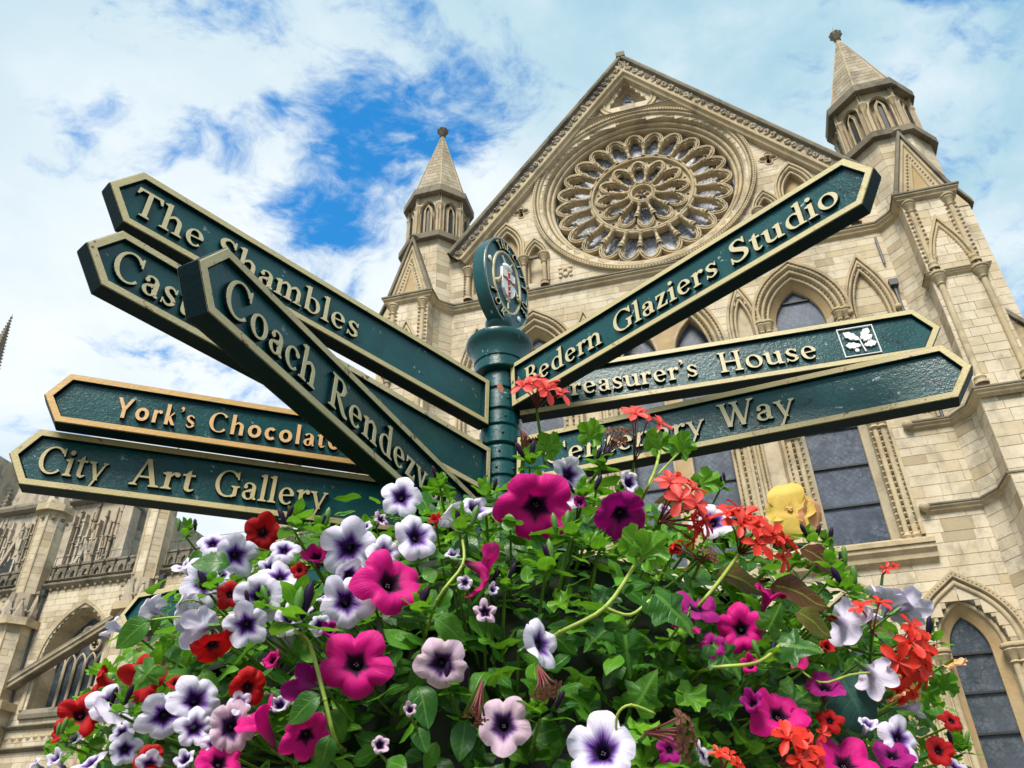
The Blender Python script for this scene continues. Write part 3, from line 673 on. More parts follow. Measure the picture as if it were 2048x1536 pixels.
# apex window (rounded triangle)
def rtri(s_, cy=37.95):
    pts = []
    for k, (x, y) in enumerate([(-.78, -.55), (0, 1.2), (.78, -.55)]):
        x0_, y0_ = x*s_, cy+y*s_
        for j in range(5):
            a_ = rad({0: 235, 1: 150, 2: 20}[k]-j*{0: 18, 1: 30, 2: 18}[k]); pts.append((x0_+.12*math.cos(a_), y0_+.12*math.sin(a_)))
    return pts
T = rtri(.72, 38.1); b = MB(); b.sweep(T, [(0, -.8), (0, -.55), (.2, -.35)]+roll(.28, -.28, .07)+[(.38, -.2)]+roll(.46, -.1, .07)+[(.56, -.02)]+roll(.64, .05, .07)+[(.74, .1), (.9, .12), (.92, 0)], True); TW = b.build('apex_window', 'stone_trim', CATH); smooth_angle(TW.data, 50)
b = MB(); b.prism([T], -.8, -.6); b.build('pane', 'glass_rose', TW)
for k in range(4): b = MB(); h = .42-.13*k; b.box(-h, h, 37.85+.28*k, 37.88+.28*k, -.6, -.54); b.build('iron_bar', 'dark', TW)
dj = MB(); dogtooth(dj, T, .38, -.15, .05, .05, .14, True); dj.build('dogtooth', 'stone_trim', TW, fix=False, kind='stuff')

# rain water pipes on the right wall
for sg, u_ in ((1, 9.55),):
    b = MB(); b.tube([loc_uvw(u_, 15.6, .12), loc_uvw(u_, 22.0, .12)], .06, 6); b.box(u_-.18, u_+.16, 21.9, 22.2, 0, .3); b.build('rain_pipe', 'pipe', CATH)
b = MB(); b.tube([loc_uvw(9.5, 23.2, .1), loc_uvw(9.5, 24.7, .1)], .05, 6); b.build('rain_pipe', 'pipe', CATH)

# ---- buttresses and turrets
def seg_frame(p0, p1):
    l = math.hypot(p1[0]-p0[0], p1[1]-p0[1]); dx, dy = (p1[0]-p0[0])/l, (p1[1]-p0[1])/l; nx, ny = -dy, dx     # outward = left of direction in (u,w)
    return l, (lambda s_, v_, w_: (p0[0]+dx*s_+nx*w_, -(p0[1]+dy*s_+ny*w_), v_))
def pier(parent, plan, v0, v1, ch=.44, faces=None, name='masonry', pieces=False, m='stone'):
    core = MB(); core.extr(plan, v0, v1)
    cx = sum(p_[0] for p_ in plan)/len(plan); cy = sum(p_[1] for p_ in plan)/len(plan)
    core.v = [(x+(cx-x)*.02, y+(-cy-y)*.02, z) for x, y, z in core.v]
    o = core.build(name, 'mortar', parent)
    for i in range(len(plan)):
        if faces is not None and i not in faces: continue
        p0, p1 = plan[i], plan[(i+1) % len(plan)]; l, f = seg_frame(p0, p1)
        stz = masonry(f, lambda v_: [(0, l)], v0, v1, ch, .5, 1.1); stone_pieces(o, f, stz, (lambda s_: True) if pieces else None, m, depth=.06)
    return o
def ccw(plan):
    A = sum(plan[i][0]*plan[(i+1) % len(plan)][1]-plan[(i+1) % len(plan)][0]*plan[i][1] for i in range(len(plan)))
    return plan if A < 0 else list(reversed(plan))
for sg, TU, TR in ((1, 11.5, 1.86), (-1, 11.15, 1.66)):
    TUu = TU*sg; mir = (lambda pl_: ccw([(x*sg, y) for x, y in pl_]))
    BUT = obj('turret', None, CATH, label='turret with the tall spire at the right of the rose window' if sg > 0 else 'turret with the lower spire left of the rose window')
    pier(BUT, mir([(9.8, -1.2), (9.8, 0.0), (10.3, .5), (10.5, .75), (10.5, BW), (12.5, BW), (12.5, -1.2)]), 15.4, ST-.1, pieces=(sg > 0))
    pier(BUT, mir([(9.8, -1.2), (9.8, 0.02), (10.3, .6), (10.42, .85), (10.42, BW+.25), (12.62, BW+.25), (12.62, -1.2)]), 12.1, 15.4)
    pier(BUT, mir([(9.8, -1.2), (9.8, 0.04), (10.2, .6), (10.3, .85), (10.3, BW+.6), (12.8, BW+.6), (12.8, -1.2)]), GV, 12.1)
    # side buttress facing sideways, with stepped weatherings
    for (ue, vt, vb) in ((13.4, 27.0, 19.0), (14.3, 19.0, GV)):
        pier(BUT, mir([(12.4, -1.9), (12.4, .35), (ue, .35), (ue, -1.9)]), vb, vt-1.75)
        b = MB(); pl_ = [(12.3, vt+1.2), (ue+.15, vt-1.75), (ue+.15, vt-1.55), (12.3, vt+1.55)]
        b.add([(x*sg, y, .5) for x, y in pl_]+[(x*sg, y, -2.0) for x, y in pl_], [(0, 1, 2, 3), (7, 6, 5, 4), (0, 4, 5, 1), (1, 5, 6, 2), (2, 6, 7, 3), (3, 7, 4, 0)]); b.build('weathering', 'stone_dark', BUT)
        b = MB(); b.add([(12.3*sg, vt-1.7, .35), (ue*sg, vt-1.7, .35), (12.3*sg, vt+1.2, .35)], [(0, 1, 2)]); b.build('gusset', 'stone_trim', BUT)
    # corner shafts with dogtooth on the buttress front
    for xx in (10.75, 12.25):
        cap_and_base(BUT, [xx*sg], ST-.4, 21.35, BW+.02, .10)
        dj = MB()
        for q in (-.17, .17): dogtooth(dj, [((xx+q)*sg, 21.7), ((xx+q)*sg, ST-.6)], 0, BW-.01, .09, .12, .23)
        dj.build('dogtooth', 'stone_trim', BUT, fix=False, kind='stuff')
        cap_and_base(BUT, [xx*sg], 21.0, 15.9, BW+.04, .12)
    B3 = window('blind_arch', 11.5*sg, .44, 21.05, 2.0, 20.95, small, dts=[(.15, -.05, .055, .07, .15)]); B3.parent = BUT; B3.location = (0, -BW-.02, 0)
    string('impost', [(12.5, BW-.4), (12.5, BW), (10.5, BW), (10.5, .8)] if sg > 0 else [(-10.5, .8), (-10.5, BW), (-12.5, BW), (-12.5, BW-.4)], 21.1, .14, .2, parent=BUT)
    # octagon stage, gabled front
    W0 = -1.0; RO = TR+.05
    o8 = [(TUu+RO*math.sin(rad(22.5+45*i)), W0+RO*math.cos(rad(22.5+45*i))) for i in range(8)]
    pier(BUT, ccw(o8), ST, 30.0, pieces=False)
    wl = MB(); wl.extr(ccw([(9.0*sg, -.9), (9.0*sg, -.1), (10.0*sg, -.1), (10.0*sg, -.9)]), ST, 28.6); 
    gp = MB(); gx0, gx1, ga = 10.45, 12.55, 29.1; gc = 11.5
    gp.prism([[(gx0*sg, ST+.1), (gx1*sg, ST+.1), (gc*sg, ga)]], -.6, BW-.05); gp.build('gable_front', 'stone', BUT)
    gcop = MB(); gpth = [(gx0*sg if sg > 0 else -gx1, ST+.1), (gc*sg, ga), (gx1*sg if sg > 0 else -gx0, ST+.1)]
    gcop.sweep(gpth, [(.08, -.6), (.12, BW+.08), (-.02, BW+.10), (-.05, BW-.04)]); gcop.build('gable_coping', 'stone_dark', BUT)
    g2 = MB(); g2.sweep(gpth, roll(-.16, BW-.02, .08)+roll(-.62, BW-.05, .08)); dogtooth(g2, gpth, -.42, BW-.05, .075, .09, .2); g2.build('gable_moulding', 'stone_trim', BUT)
    in_ = MB(); in_.prism([[(gc*sg-.45, ST+.35), (gc*sg+.45, ST+.35), (gc*sg, ST+1.9)]], BW-.2, BW-.03); in_.build('gable_panel', 'stone_warm', BUT)
    fb = MB(); fb.ball(loc_uvw(0, 0, 0), .2); 
    fin = MB(); fin.lathe(gc*sg, BW-.1, [(.12, ga-.1), (.1, ga+.15), (.24, ga+.3), (.14, ga+.45), (.05, ga+.62)], 8); fin.build('finial', 'stone_dark', BUT)
    oct_pl = lambda R_: [(TUu+R_*math.sin(rad(22.5+45*i)), W0+R_*math.cos(rad(22.5+45*i))) for i in range(8)]
    s_ = MB(); s_.hsweep(list(reversed(oct_pl(RO))), 30.0, [(-.3, -.2), (.04, -.18), (.07, -.08), (.14, .0), (.14, .06), (.04, .12), (-.3, .16)], True); s_.build('string_course', 'stone_dark', BUT)
    # drum
    RD = TR-.14; v0, v1 = 30.15, 33.35
    core = MB(); core.frust(TUu, W0, RD*.86, v0, RD*.86, v1); DR = core.build('drum', 'stone', BUT)
    for i in range(8):
        a0, a1 = rad(22.5+45*i), rad(22.5+45*(i+1)); pA = (TUu+RD*math.sin(a0), W0+RD*math.cos(a0)); pB = (TUu+RD*math.sin(a1), W0+RD*math.cos(a1))
        l, f = seg_frame(pB, pA); l2 = l/2
        fa = MB(f); rec = arch(l2, l*.33, v0+2.0, .62, v0+.1, 8)
        fa.prism([[(0, v0), (l, v0), (l, v1), (0, v1)], rec], -.2, 0); fa.build('drum_face', 'stone', DR)
        s2 = MB(f); s2.sweep(rec if rec[0][0] < rec[-1][0] else rec, roll(.05, .0, .06, 4)); s2.build('arch_moulding', 'stone_trim', DR)
        s3 = MB(f); s3.prism([arch(l2, .10, v0+1.85, .3, v0+.15, 5)], -.2, -.10); s3.build('slit', 'dark' , DR)  # near-black panel painted in for the shade within the slit
        s4 = MB(f); s4.sweep(arch(l2, .10, v0+1.85, .3, v0+.15, 5), [(0, -.13), (.03, -.08), (.14, -.13)]); s4.build('slit_frame', 'stone_trim', DR)
        s5 = MB(); s5.lathe(pA[0], pA[1], [(.17, v0), (.17, v0+.12), (.11, v0+.25), (.08, v0+.4), (.08, v0+1.9), (.11, v0+1.95), (.1, v0+2.0), (.2, v0+2.25), (.24, v0+2.35), (.2, v0+2.45)], 8); o = s5.build('shaft', 'stone_trim', DR); smooth_angle(o.data, 40)
    cn = MB(); cn.hsweep(list(reversed(oct_pl(RD))), v1, [(-.4, -.12), (.0, -.1), (.06, .0), (.18, .1), (.26, .16), (.27, .25), (.1, .3), (-.4, .3)], True); CN = cn.build('cornice', 'stone_dark', BUT)
    ct = MB(); rp_ = list(reversed(oct_pl(RD+.12)))
    for i in range(8):
        l, f = seg_frame(rp_[i], rp_[(i+1) % 8]); q = MB(f); n_ = int(l/.17)
        for k in range(n_): x = (k+.5)*l/n_; q.add([(x-.07, v1-.05, .0), (x+.07, v1-.05, .0), (x, v1+.13, .02), (x, v1+.0, .08)], [(0, 1, 3), (1, 2, 3), (2, 0, 3)])
        ct.v += q.v; b0 = len(ct.v)-len(q.v); ct.fc += [[b0+j for j in fc] for fc in q.fc]; ct.tn += q.tn
    ct.build('dogtooth', 'stone', CN, fix=False, kind='stuff')
    # spire in courses
    spz = MB(); n_ = 17; vt = 39.7; rb = TR+.06
    for k in range(n_):
        t0, t1 = k/n_, (k+1)/n_; r0 = rb*(1-t0)+.13*t0; r1 = rb*(1-t1)+.13*t1; y0 = v1+.3+(vt-v1-.3)*t0; y1 = v1+.3+(vt-v1-.3)*t1
        for i in range(8):
            a0, a1 = rad(22.5+45*i), rad(67.5+45*i); m_ = 1 if t0 > .72 else 2 if t0 > .3 else 3; off_ = .5/m_ if k % 2 else 0
            cuts_ = [0]+sorted(min(1, max(0, (j+.5*(k % 2))/m_+random.uniform(-.06, .06))) for j in range(0 if k % 2 else 1, m_))+[1]
            for c0, c1 in zip(cuts_, cuts_[1:]):
                spz.tone = random.uniform(-.7, .7); e_ = .008; L0 = lambda r_, q: (r_*(math.sin(a0)*(1-q)+math.sin(a1)*q), r_*(math.cos(a0)*(1-q)+math.cos(a1)*q))
                pts_ = [(r_, q, y) for r_, q, y in ((r0+.014, c0+e_, y0+.01), (r0+.014, c1-e_, y0+.01), (r1+.014, c1-e_, y1-.01), (r1+.014, c0+e_, y1-.01))]
                spz.add([(TUu+L0(r_, q)[0], y, W0+L0(r_, q)[1]) for r_, q, y in pts_]+[(TUu+L0(r_-.03, q)[0], y, W0+L0(r_-.03, q)[1]) for r_, q, y in pts_], [(0, 1, 2, 3), (0, 1, 5, 4), (1, 2, 6, 5), (2, 3, 7, 6), (3, 0, 4, 7)])
    for k in range(n_+1): pass
    sc_ = MB(); sc_.frust(TUu, W0, rb-.005, v1+.3, .12, vt); SPI = sc_.build('spire', 'mortar', BUT, fix=False); spz.build('spire_stones', 'stone_spire', SPI, fix=False, kind='stuff')
    for i in range(8):
        a_ = rad(22.5+45*i); b = MB(); b.tube([loc_uvw(TUu+rb*math.sin(a_), v1+.3, W0+rb*math.cos(a_)), loc_uvw(TUu+.13*math.sin(a_), vt, W0+.13*math.cos(a_))], [.045, .02], 5); b.build('spire_rib', 'stone_trim', SPI)
    f_ = MB(); f_.lathe(TUu, W0, [(.15, vt-.1), (.12, vt+.12), (.2, vt+.2), (.14, vt+.28), (.30, vt+.55), (.34, vt+.7), (.2, vt+.85), (.04, vt+.9)], 8)
    for k in range(8): a_ = k*math.pi/4; f_.ball(loc_uvw(TUu+.28*math.sin(a_), vt+.66, W0+.28*math.cos(a_)), .09, 5, raw=True)
    f_.tube([loc_uvw(TUu, vt+.8, W0), loc_uvw(TUu, vt+1.35, W0)], .012, 4); f_.build('finial', 'stone_dark', SPI)
# transept side walls and roof behind the gable
b = MB()
for sg in (1, -1): b.box(min(9.6*sg, 10.2*sg), max(9.6*sg, 10.2*sg), GV, 27.0, -32, -.9)
b.build('side_wall', 'stone', CATH, fix=False)
b = MB(); b.add([(-9.9, GA-9.9*GS-.3, -.9), (0, GA-.3, -.9), (9.9, GA-9.9*GS-.3, -.9), (-9.9, GA-9.9*GS-.3, -32), (0, GA-.3, -32), (9.9, GA-9.9*GS-.3, -32)], [(0, 1, 4, 3), (1, 2, 5, 4)]); b.build('roof', 'lead', CATH, fix=False)

# ---------------------------------------------------------------- nave wing (far left)
def LW(u, v, w): return CL+Vector((math.cos(PHI)*u*K+math.sin(PHI)*-w*K, -math.sin(PHI)*u*K+math.cos(PHI)*-w*K, v*K))
NV = root_empty('cathedral_nave', 'weathered nave side with pierced parapet, tall shafted piers and traceried window at far left', 'church wing', LW(-40, 0, -15), -PHI, K)
# local: u relative to -40, w relative to -15
NB = 20.65; CEN = [-10.3, -.9, 8.5, 17.9]; PIERS = [-5.6, 3.75, 13.1, 22.4, -14.9]
nop = [(c_, 2.35, 15.6, 3.4, 12.3) for c_ in CEN]
def nsolid(v):
    cuts = sorted((c_-h, c_+h) for c_, a, s_, r_, b_ in nop for h in [arch_half(a, s_, r_, b_, v)] if h > 0); out = []; x = -17
    for a, b_ in cuts:
        if a > x: out.append((x, a))
        x = max(x, b_)
    out.append((x, 26)); return out
b = MB(); v = GV
while v < NB:
    for a, c_ in nsolid(v+.15): b.box(a, c_, v, v+.3, -1.2, -.025)
    v += .3
NW = b.build('wall', 'mortar', NV, fix=False)
stz = masonry(None, nsolid, GV, NB, .40, .5, 1.2); cnt = [0]
def seln(s_):
    ok = cnt[0] < 250 and -8 < s_[0] < 5 and s_[2] > 11; cnt[0] += ok; return ok
stone_pieces(NW, None, stz, seln)
for c_ in CEN:
    P = arch(c_, 1.95, 15.3, 3.1, 12.4, 12); b = MB(); b.sweep(P, [(0, -1.3), (0, -1.1), (.45, -.25)]+roll(.5, -.2, .06)+[(.6, -.1), (.62, .1), (.85, .14), (.9, 0)]); W4 = b.build('traceried_window', 'stone_trim', NV); smooth_angle(W4.data, 50)
    b = MB(); b.prism([P], -1.3, -1.1); b.build('glass', 'glass_low', W4)
    for q in (-1.17, -.39, .39, 1.17): b = MB(); b.tube([loc_uvw(c_+q, 12.4, -.95), loc_uvw(c_+q, 15.4, -.95)], .10, 6); b.build('mullion', 'stone_trim', W4)
    for q in (-1.56, -.78, 0, .78, 1.56):
        b = MB(); b.sweep(arch(c_+q, .33, 15.3, .65, 15.2, 5), roll(.03, -.95, .06, 3)); b.build('tracery_arch', 'stone_trim', W4)
    for (x, y, r_) in ((-.8, 16.5, .42), (.8, 16.5, .42), (0, 17.35, .5)):
        b = MB(); b.sweep(circ(c_+x, y, r_-.08, 20), roll(0, -.95, .08, 3)+[(.08, -1.1)], True)
        for k in range(4):
            a_ = math.pi/2*k+.78; b.tube([loc_uvw(c_+x+(r_-.06)*math.cos(a_), y+(r_-.06)*math.sin(a_), -.95), loc_uvw(c_+x+r_*.35*math.cos(a_), y+r_*.35*math.sin(a_), -.95)], .05, 5)
        b.build('tracery_circle', 'stone_trim', W4)
    b = MB(); b.hsweep([(c_+2.6, 0), (c_-2.6, 0)], 12.2, [(0, -.4), (.2, -.35), (.25, -.1), (0, .25)]); b.build('sill', 'stone_dark', W4)
def nstring(v, h, out, m='stone_dark'):
    b = MB(); b.hsweep([(26, 0), (-17, 0)], v, [(0, -h), (out*.5, -h*.7), (out, -h*.1), (out, h*.2), (0, h*.7)]); b.build('string_course', m, NV)
nstring(NB, .35, .35); nstring(NB+.38, .12, .2); nstring(11.4, .2, .3); nstring(10.1, .2, .3)
dj = MB(); dogtooth(dj, [(-17, NB-.3), (26, NB-.3)], 0, .12, .14, .12, .6); dogtooth(dj, [(-17, 10.75), (26, 10.75)], 0, .02, .22, .1, .55); dj.build('carved_bosses', 'stone_trim', NV, fix=False, kind='stuff')
mer = MB(); mer.prism([[(-.33, .42), (-.33, 1.35), (.33, 1.35), (.33, .42), (.20, .42), (.20, .8), (.0, 1.05), (-.20, .8), (-.20, .42)][::-1]], -.25, .0); mer.box(-.40, .40, 1.35, 1.5, -.3, .06); mm_ = mer.mesh('merlon', 'stone_dark')
pst = MB(); pst.box(-.09, .09, .42, .9, -.22, -.05); pst.add([(-.12, .9, -.24), (.12, .9, -.24), (.12, .9, -.02), (-.12, .9, -.02), (0, 1.15, -.13)], [(0, 1, 4), (1, 2, 4), (2, 3, 4), (3, 0, 4)]); pm = pst.mesh('parapet_post', 'stone_dark')
x = -16.5
while x < 25.5:
    obj('merlon', mm_, NV, loc=(x, 0, NB)); obj('parapet_post', pm, NV, loc=(x+.49, 0, NB)); x += .98
b = MB(); b.add([(-17, NB+.45, -.6), (26, NB+.45, -.6), (26, NB+2.2, -5.5), (-17, NB+2.2, -5.5)], [(0, 1, 2, 3)]); b.build('aisle_roof', 'lead', NV, fix=False)
b = MB(); b.tube([loc_uvw(-17, NB+2.35, -.5), loc_uvw(26, NB+2.35, -.5)], .02, 4)
for k in range(22): b.tube([loc_uvw(-17+k*2, NB+.4, -.5), loc_uvw(-17+k*2, NB+2.35, -.5)], .02, 4)
b.build('hand_rail', 'pipe', NV, fix=False)
for px_ in PIERS:
    PR = obj('pier', None, NV, loc=(px_, 0, 0))
    for (v0, v1, r_, wc) in ((GV, 12.5, 1.35, .6), (12.5, 17.8, 1.12, .6), (19.9, 26.2, .92, .35)):
        q = [(r_*math.sin(rad(22.5+45*i)), wc+r_*math.cos(rad(22.5+45*i))) for i in range(8)]; pier(PR, ccw(q), v0, v1, .5)
        for i in range(8): b = MB(); b.tube([loc_uvw(q[i][0], v0, q[i][1]), loc_uvw(q[i][0], v1, q[i][1])], .07, 5); b.build('corner_shaft', 'stone_trim', PR)
        s_ = MB(); s_.hsweep(list(reversed(q)), v1, [(-.4, -.2), (0, -.15), (.16, -.02), (.16, .1), (-.4, .3)], True); s_.build('string_course', 'stone_trim', PR)
    # niche canopy with gablets
    b = MB(); b.frust(0, .6, 1.0, 17.8, .8, 19.9, 8); b.build('niche_core', 'stone_old', PR)
    for k in range(4):
        a_ = math.pi/2*k+math.pi/4*0
        for aa, hh, rr in ((a_, 2.1, 1.05), (a_+math.pi/4, 1.5, 1.15)):
            b = MB(); cx, cw = rr*math.sin(aa), .6+rr*math.cos(aa); tx, tw = math.cos(aa), -math.sin(aa)
            b.add([(cx-tx*.5, 17.9, cw-tw*.5), (cx+tx*.5, 17.9, cw+tw*.5), (cx, 17.9+hh, cw), (cx-tx*.3+.2*math.sin(aa), 17.9, cw-tw*.3+.2*math.cos(aa)), (cx+tx*.3+.2*math.sin(aa), 17.9, cw+tw*.3+.2*math.cos(aa)), (cx+.15*math.sin(aa), 17.9+hh*.8, cw+.15*math.cos(aa))], [(0, 2, 5, 3), (1, 2, 5, 4), (3, 4, 5)])
            b.ball((cx, 17.9+hh, cw), .14, 5); b.ball((cx-tx*.32, 18.6, cw-tw*.32), .12, 5); b.ball((cx+tx*.32, 18.6, cw+tw*.32), .12, 5); b.build('gablet', 'stone_old', PR)
    for k in range(8):
        a_ = rad(45*k); b = MB(); b.ball((.95*math.sin(a_), 25.5, .35+.95*math.cos(a_)), .16, 6); b.build('trefoil_boss', 'stone_dark', PR)
    b = MB(); b.frust(0, .35, .95, 26.4, .06, 30.2, 8); 
    for k in range(6):
        for j in range(4): a_ = math.pi/2*j+math.pi/8; r_ = .95*(1-k/6.5); b.ball((r_*math.sin(a_), 26.7+k*.58, .35+r_*math.cos(a_)), .15, 5)
    b.build('pinnacle', 'stone_old', PR)
    b = MB(); b.tube([loc_uvw(1.15, 2, .25), loc_uvw(1.15, NB-.4, .15)], .08, 6); b.box(1.0, 1.3, NB-.75, NB-.35, 0, .35); b.build('rain_pipe', 'pipe', PR)
    # raking strut rising across the window
    b = MB(); pl_ = [(1.0, 13.6), (9.6, 18.0), (9.6, 18.75), (1.0, 14.35)]
    b.add([(x, y, .75) for x, y in pl_]+[(x, y, .1) for x, y in pl_], [(0, 1, 2, 3), (7, 6, 5, 4), (0, 4, 5, 1), (1, 5, 6, 2), (2, 6, 7, 3), (3, 7, 4, 0)]); RK = b.build('raking_strut', 'stone_dark', PR)
    b = MB(); b.tube([loc_uvw(1.0, 14.05, .78), loc_uvw(9.6, 18.45, .78)], .07, 6); b.tube([loc_uvw(1.0, 13.7, .76), loc_uvw(9.6, 18.1, .76)], .05, 6); b.build('strut_moulding', 'stone_trim', RK)

# ---------------------------------------------------------------- west tower
TWR = root_empty('west_tower', 'tall eroded gothic tower with blackened ribs rising behind the nave parapet at far left', 'tower', LW(-55, 0, -25), -PHI, K)
b = MB(); b.box(-7.6, 7.0, GV, 33.2, -14, 0); TW_ = b.build('wall', 'stone_old', TWR, fix=False)
random.seed(11)
for i in range(64):
    x = -7.5+i*.228; v0 = random.uniform(19, 23); v1 = random.uniform(28.5, 33); b = MB(); w_ = random.choice((.1, .2, .32, .45)); b.tone = random.uniform(-1, 1); b.box(x-.05, x+.04+random.random()*.10, v0, v1, -.1, w_)
    y = v0
    while y < v1: b.box(x-.12, x+.16, y, y+.12, 0, w_+.08); y += random.uniform(.9, 2.4)
    b.build('rib', 'stone_dark' if i % 5 == 2 else 'stone_old', TWR, fix=False)
for (x, a_, s_, r_) in ((3.1, .9, 25.2, 2.1), (-4.6, 1.1, 26, 3.0)):
    b = MB(); P = [(x-a_*1.5, s_-.6), (x, s_+r_+.9), (x+a_*1.5, s_-.6)]; b.sweep(P, [(0, .1), (0, .42), (.18, .45), (.3, .4), (.34, .1)]); o = b.build('gablet', 'stone_old', TWR)
    b = MB(); b.prism([arch(x, a_, s_-.6, r_, s_-4)], .1, .33); b.build('louvre_opening', 'dark', o)  # solid near-black slab, the opening's inner shade put into its colour
for x in (-7.3, 1.0, 6.9):
    b = MB(); b.extr([(x-.5, -.3), (x+.5, -.3), (x+.5, .7), (x-.5, .7)], GV, 31.5); b.build('angle_buttress', 'stone_old', TWR)
b = MB(); b.hsweep([(7.3, .2), (-7.9, .2)], 33.3, [(0, -.5), (.4, -.3), (.5, 0), (.4, .3), (-.3, .5)]); b.build('cornice', 'stone_dark', TWR)
b = MB(); P_ = [(-7.6, 33.2), (-6.9, 36.3), (-3.0, 36.3), (1.0, 35.5), (7.0, 32.0)]; b.prism([P_+[(7, 30), (-7.6, 30)]], -1.5, -.2); b.build('gable_wall', 'stone_old', TWR)
b = MB(); b.sweep([(1.0, 35.6), (7.3, 31.9)], [(0, -.3), (0, .35), (.3, .4), (.35, -.3)]); b.build('gable_coping', 'stone_dark', TWR)
def crocket_pinnacle(parent, x, w, v0, h, r, name='pinnacle'):
    b = MB(); b.frust(x, w, r, v0, r, v0+h*.25, 4, 45); b.frust(x, w, r*1.1, v0+h*.25, .04, v0+h, 4, 45)
    n_ = int(h*.75/.42)
    for k in range(n_):
        for j in range(4):
            a_ = math.pi/2*j+math.pi/4*1; rr = r*1.1*(1-k/n_)+.05; b.ball((x+rr*math.sin(a_), v0+h*.25+h*.75*k/n_, w+rr*math.cos(a_)), .10+.05*(1-k/n_), 5)
    b.ball((x, v0+h, w), .16, 6); b.tube([loc_uvw(x, v0+h, w), loc_uvw(x, v0+h+.5, w)], .03, 4); return b.build(name, 'stone_dark', parent, fix=False)
crocket_pinnacle(TWR, -6.9, -.8, 35.6, 6.4, .62)
crocket_pinnacle(TWR, -7.6, .1, 33.3, 2.4, .35)
crocket_pinnacle(TWR, 7.2, -.4, 25.0, 3.0, .4)
TW2 = root_empty('pinnacle_tower', 'dark crocketed pinnacle tip cut by the left edge of the photo above the signs', 'pinnacle', LW(-66.0, 0, -25), -PHI, K)
b = MB(); b.box(-3, .1, GV, 40, -6, 0); b.build('wall', 'stone_old', TW2, fix=False)
crocket_pinnacle(TW2, -6.5, -.5, 45.0, 14.2, 1.1)

# ---------------------------------------------------------------- lettering: glyphs drawn as pen strokes, merged, raised with a slight draft
def catm(pts, n=5):
    if len(pts) < 3: return pts
    P = [pts[0]]+list(pts)+[pts[-1]]; out = []
    for i in range(1, len(P)-2):
        for k in range(n):
            t = k/n; a, b, c, d_ = P[i-1], P[i], P[i+1], P[i+2]
            out.append(tuple(.5*((2*b[j])+(-a[j]+c[j])*t+(2*a[j]-5*b[j]+4*c[j]-d_[j])*t*t+(-a[j]+3*b[j]-3*c[j]+d_[j])*t**3) for j in range(len(b))))
    return out+[tuple(pts[-1])]
class Pen:
    def __init__(s, T, t, serif=True): s.T = T; s.t = t; s.sf = serif; s.p = []
    def P(s, *pts): s.p.append(list(pts))
    def rect(s, x0, y0, x1, y1): s.P((x0, y0), (x1, y0), (x1, y1), (x0, y1))
    def band(s, *pw, n=5):
        q = catm(list(pw), n)
        L = []
        for i, (x, y, w) in enumerate(q):
            a = q[max(0, i-1)]; b = q[min(len(q)-1, i+1)]; dx, dy = b[0]-a[0], b[1]-a[1]; l = math.hypot(dx, dy) or 1; L.append(((x-dy/l*w/2, y+dx/l*w/2), (x+dy/l*w/2, y-dx/l*w/2)))
        for (a, b), (c, d_) in zip(L, L[1:]): s.P(a, b, d_, c)
    def arc(s, cx, cy, rx, ry, a0, a1, T=None, t=None, tilt=18, n=None):
        T = T or s.T; t = t or s.t; n = n or max(4, int(abs(a1-a0)/15)); L = []
        for i in range(n+1):
            a = rad(a0+(a1-a0)*i/n); w = t+(T-t)*abs(math.cos(a-rad(tilt if s.sf else 0)))**1.6
            L.append(((cx+(rx+w*.0)*math.cos(a), cy+ry*math.sin(a)), (cx+(rx-w)*math.cos(a), cy+(ry-w*(.9 if abs(math.sin(a)) > .5 else 1))*math.sin(a))))
        for (a, b), (c, d_) in zip(L, L[1:]): s.P(a, b, d_, c)
    def foot(s, x, y=0, l=1, r=1, k=1):
        if not s.sf: return
        T = s.T/2*k; a = .085
        s.P((x-T-a*l, y), (x+T+a*r, y), (x+T+a*r, y+.035), (x+T, y+.085), (x-T, y+.085), (x-T-a*l, y+.035))
    def head(s, x, y, l=1, r=1, k=1):
        if not s.sf: return
        T = s.T/2*k; a = .085
        s.P((x-T-a*l, y-.035), (x-T, y-.085), (x+T, y-.085), (x+T+a*r, y-.035), (x+T+a*r, y), (x-T-a*l, y))
    def flag(s, x, y):
        if s.sf: s.P((x-s.T/2-.10, y-.085), (x-s.T/2-.02, y-.13), (x+s.T/2, y-.13), (x+s.T/2, y+.012), (x-s.T/2-.10, y-.055))
    def stem(s, x, y0, y1, k=1): s.rect(x-s.T/2*k, y0, x+s.T/2*k, y1)
    def diag(s, x0, y0, x1, y1, w):
        s.P((x0-w/2, y0), (x0+w/2, y0), (x1+w/2, y1), (x1-w/2, y1))
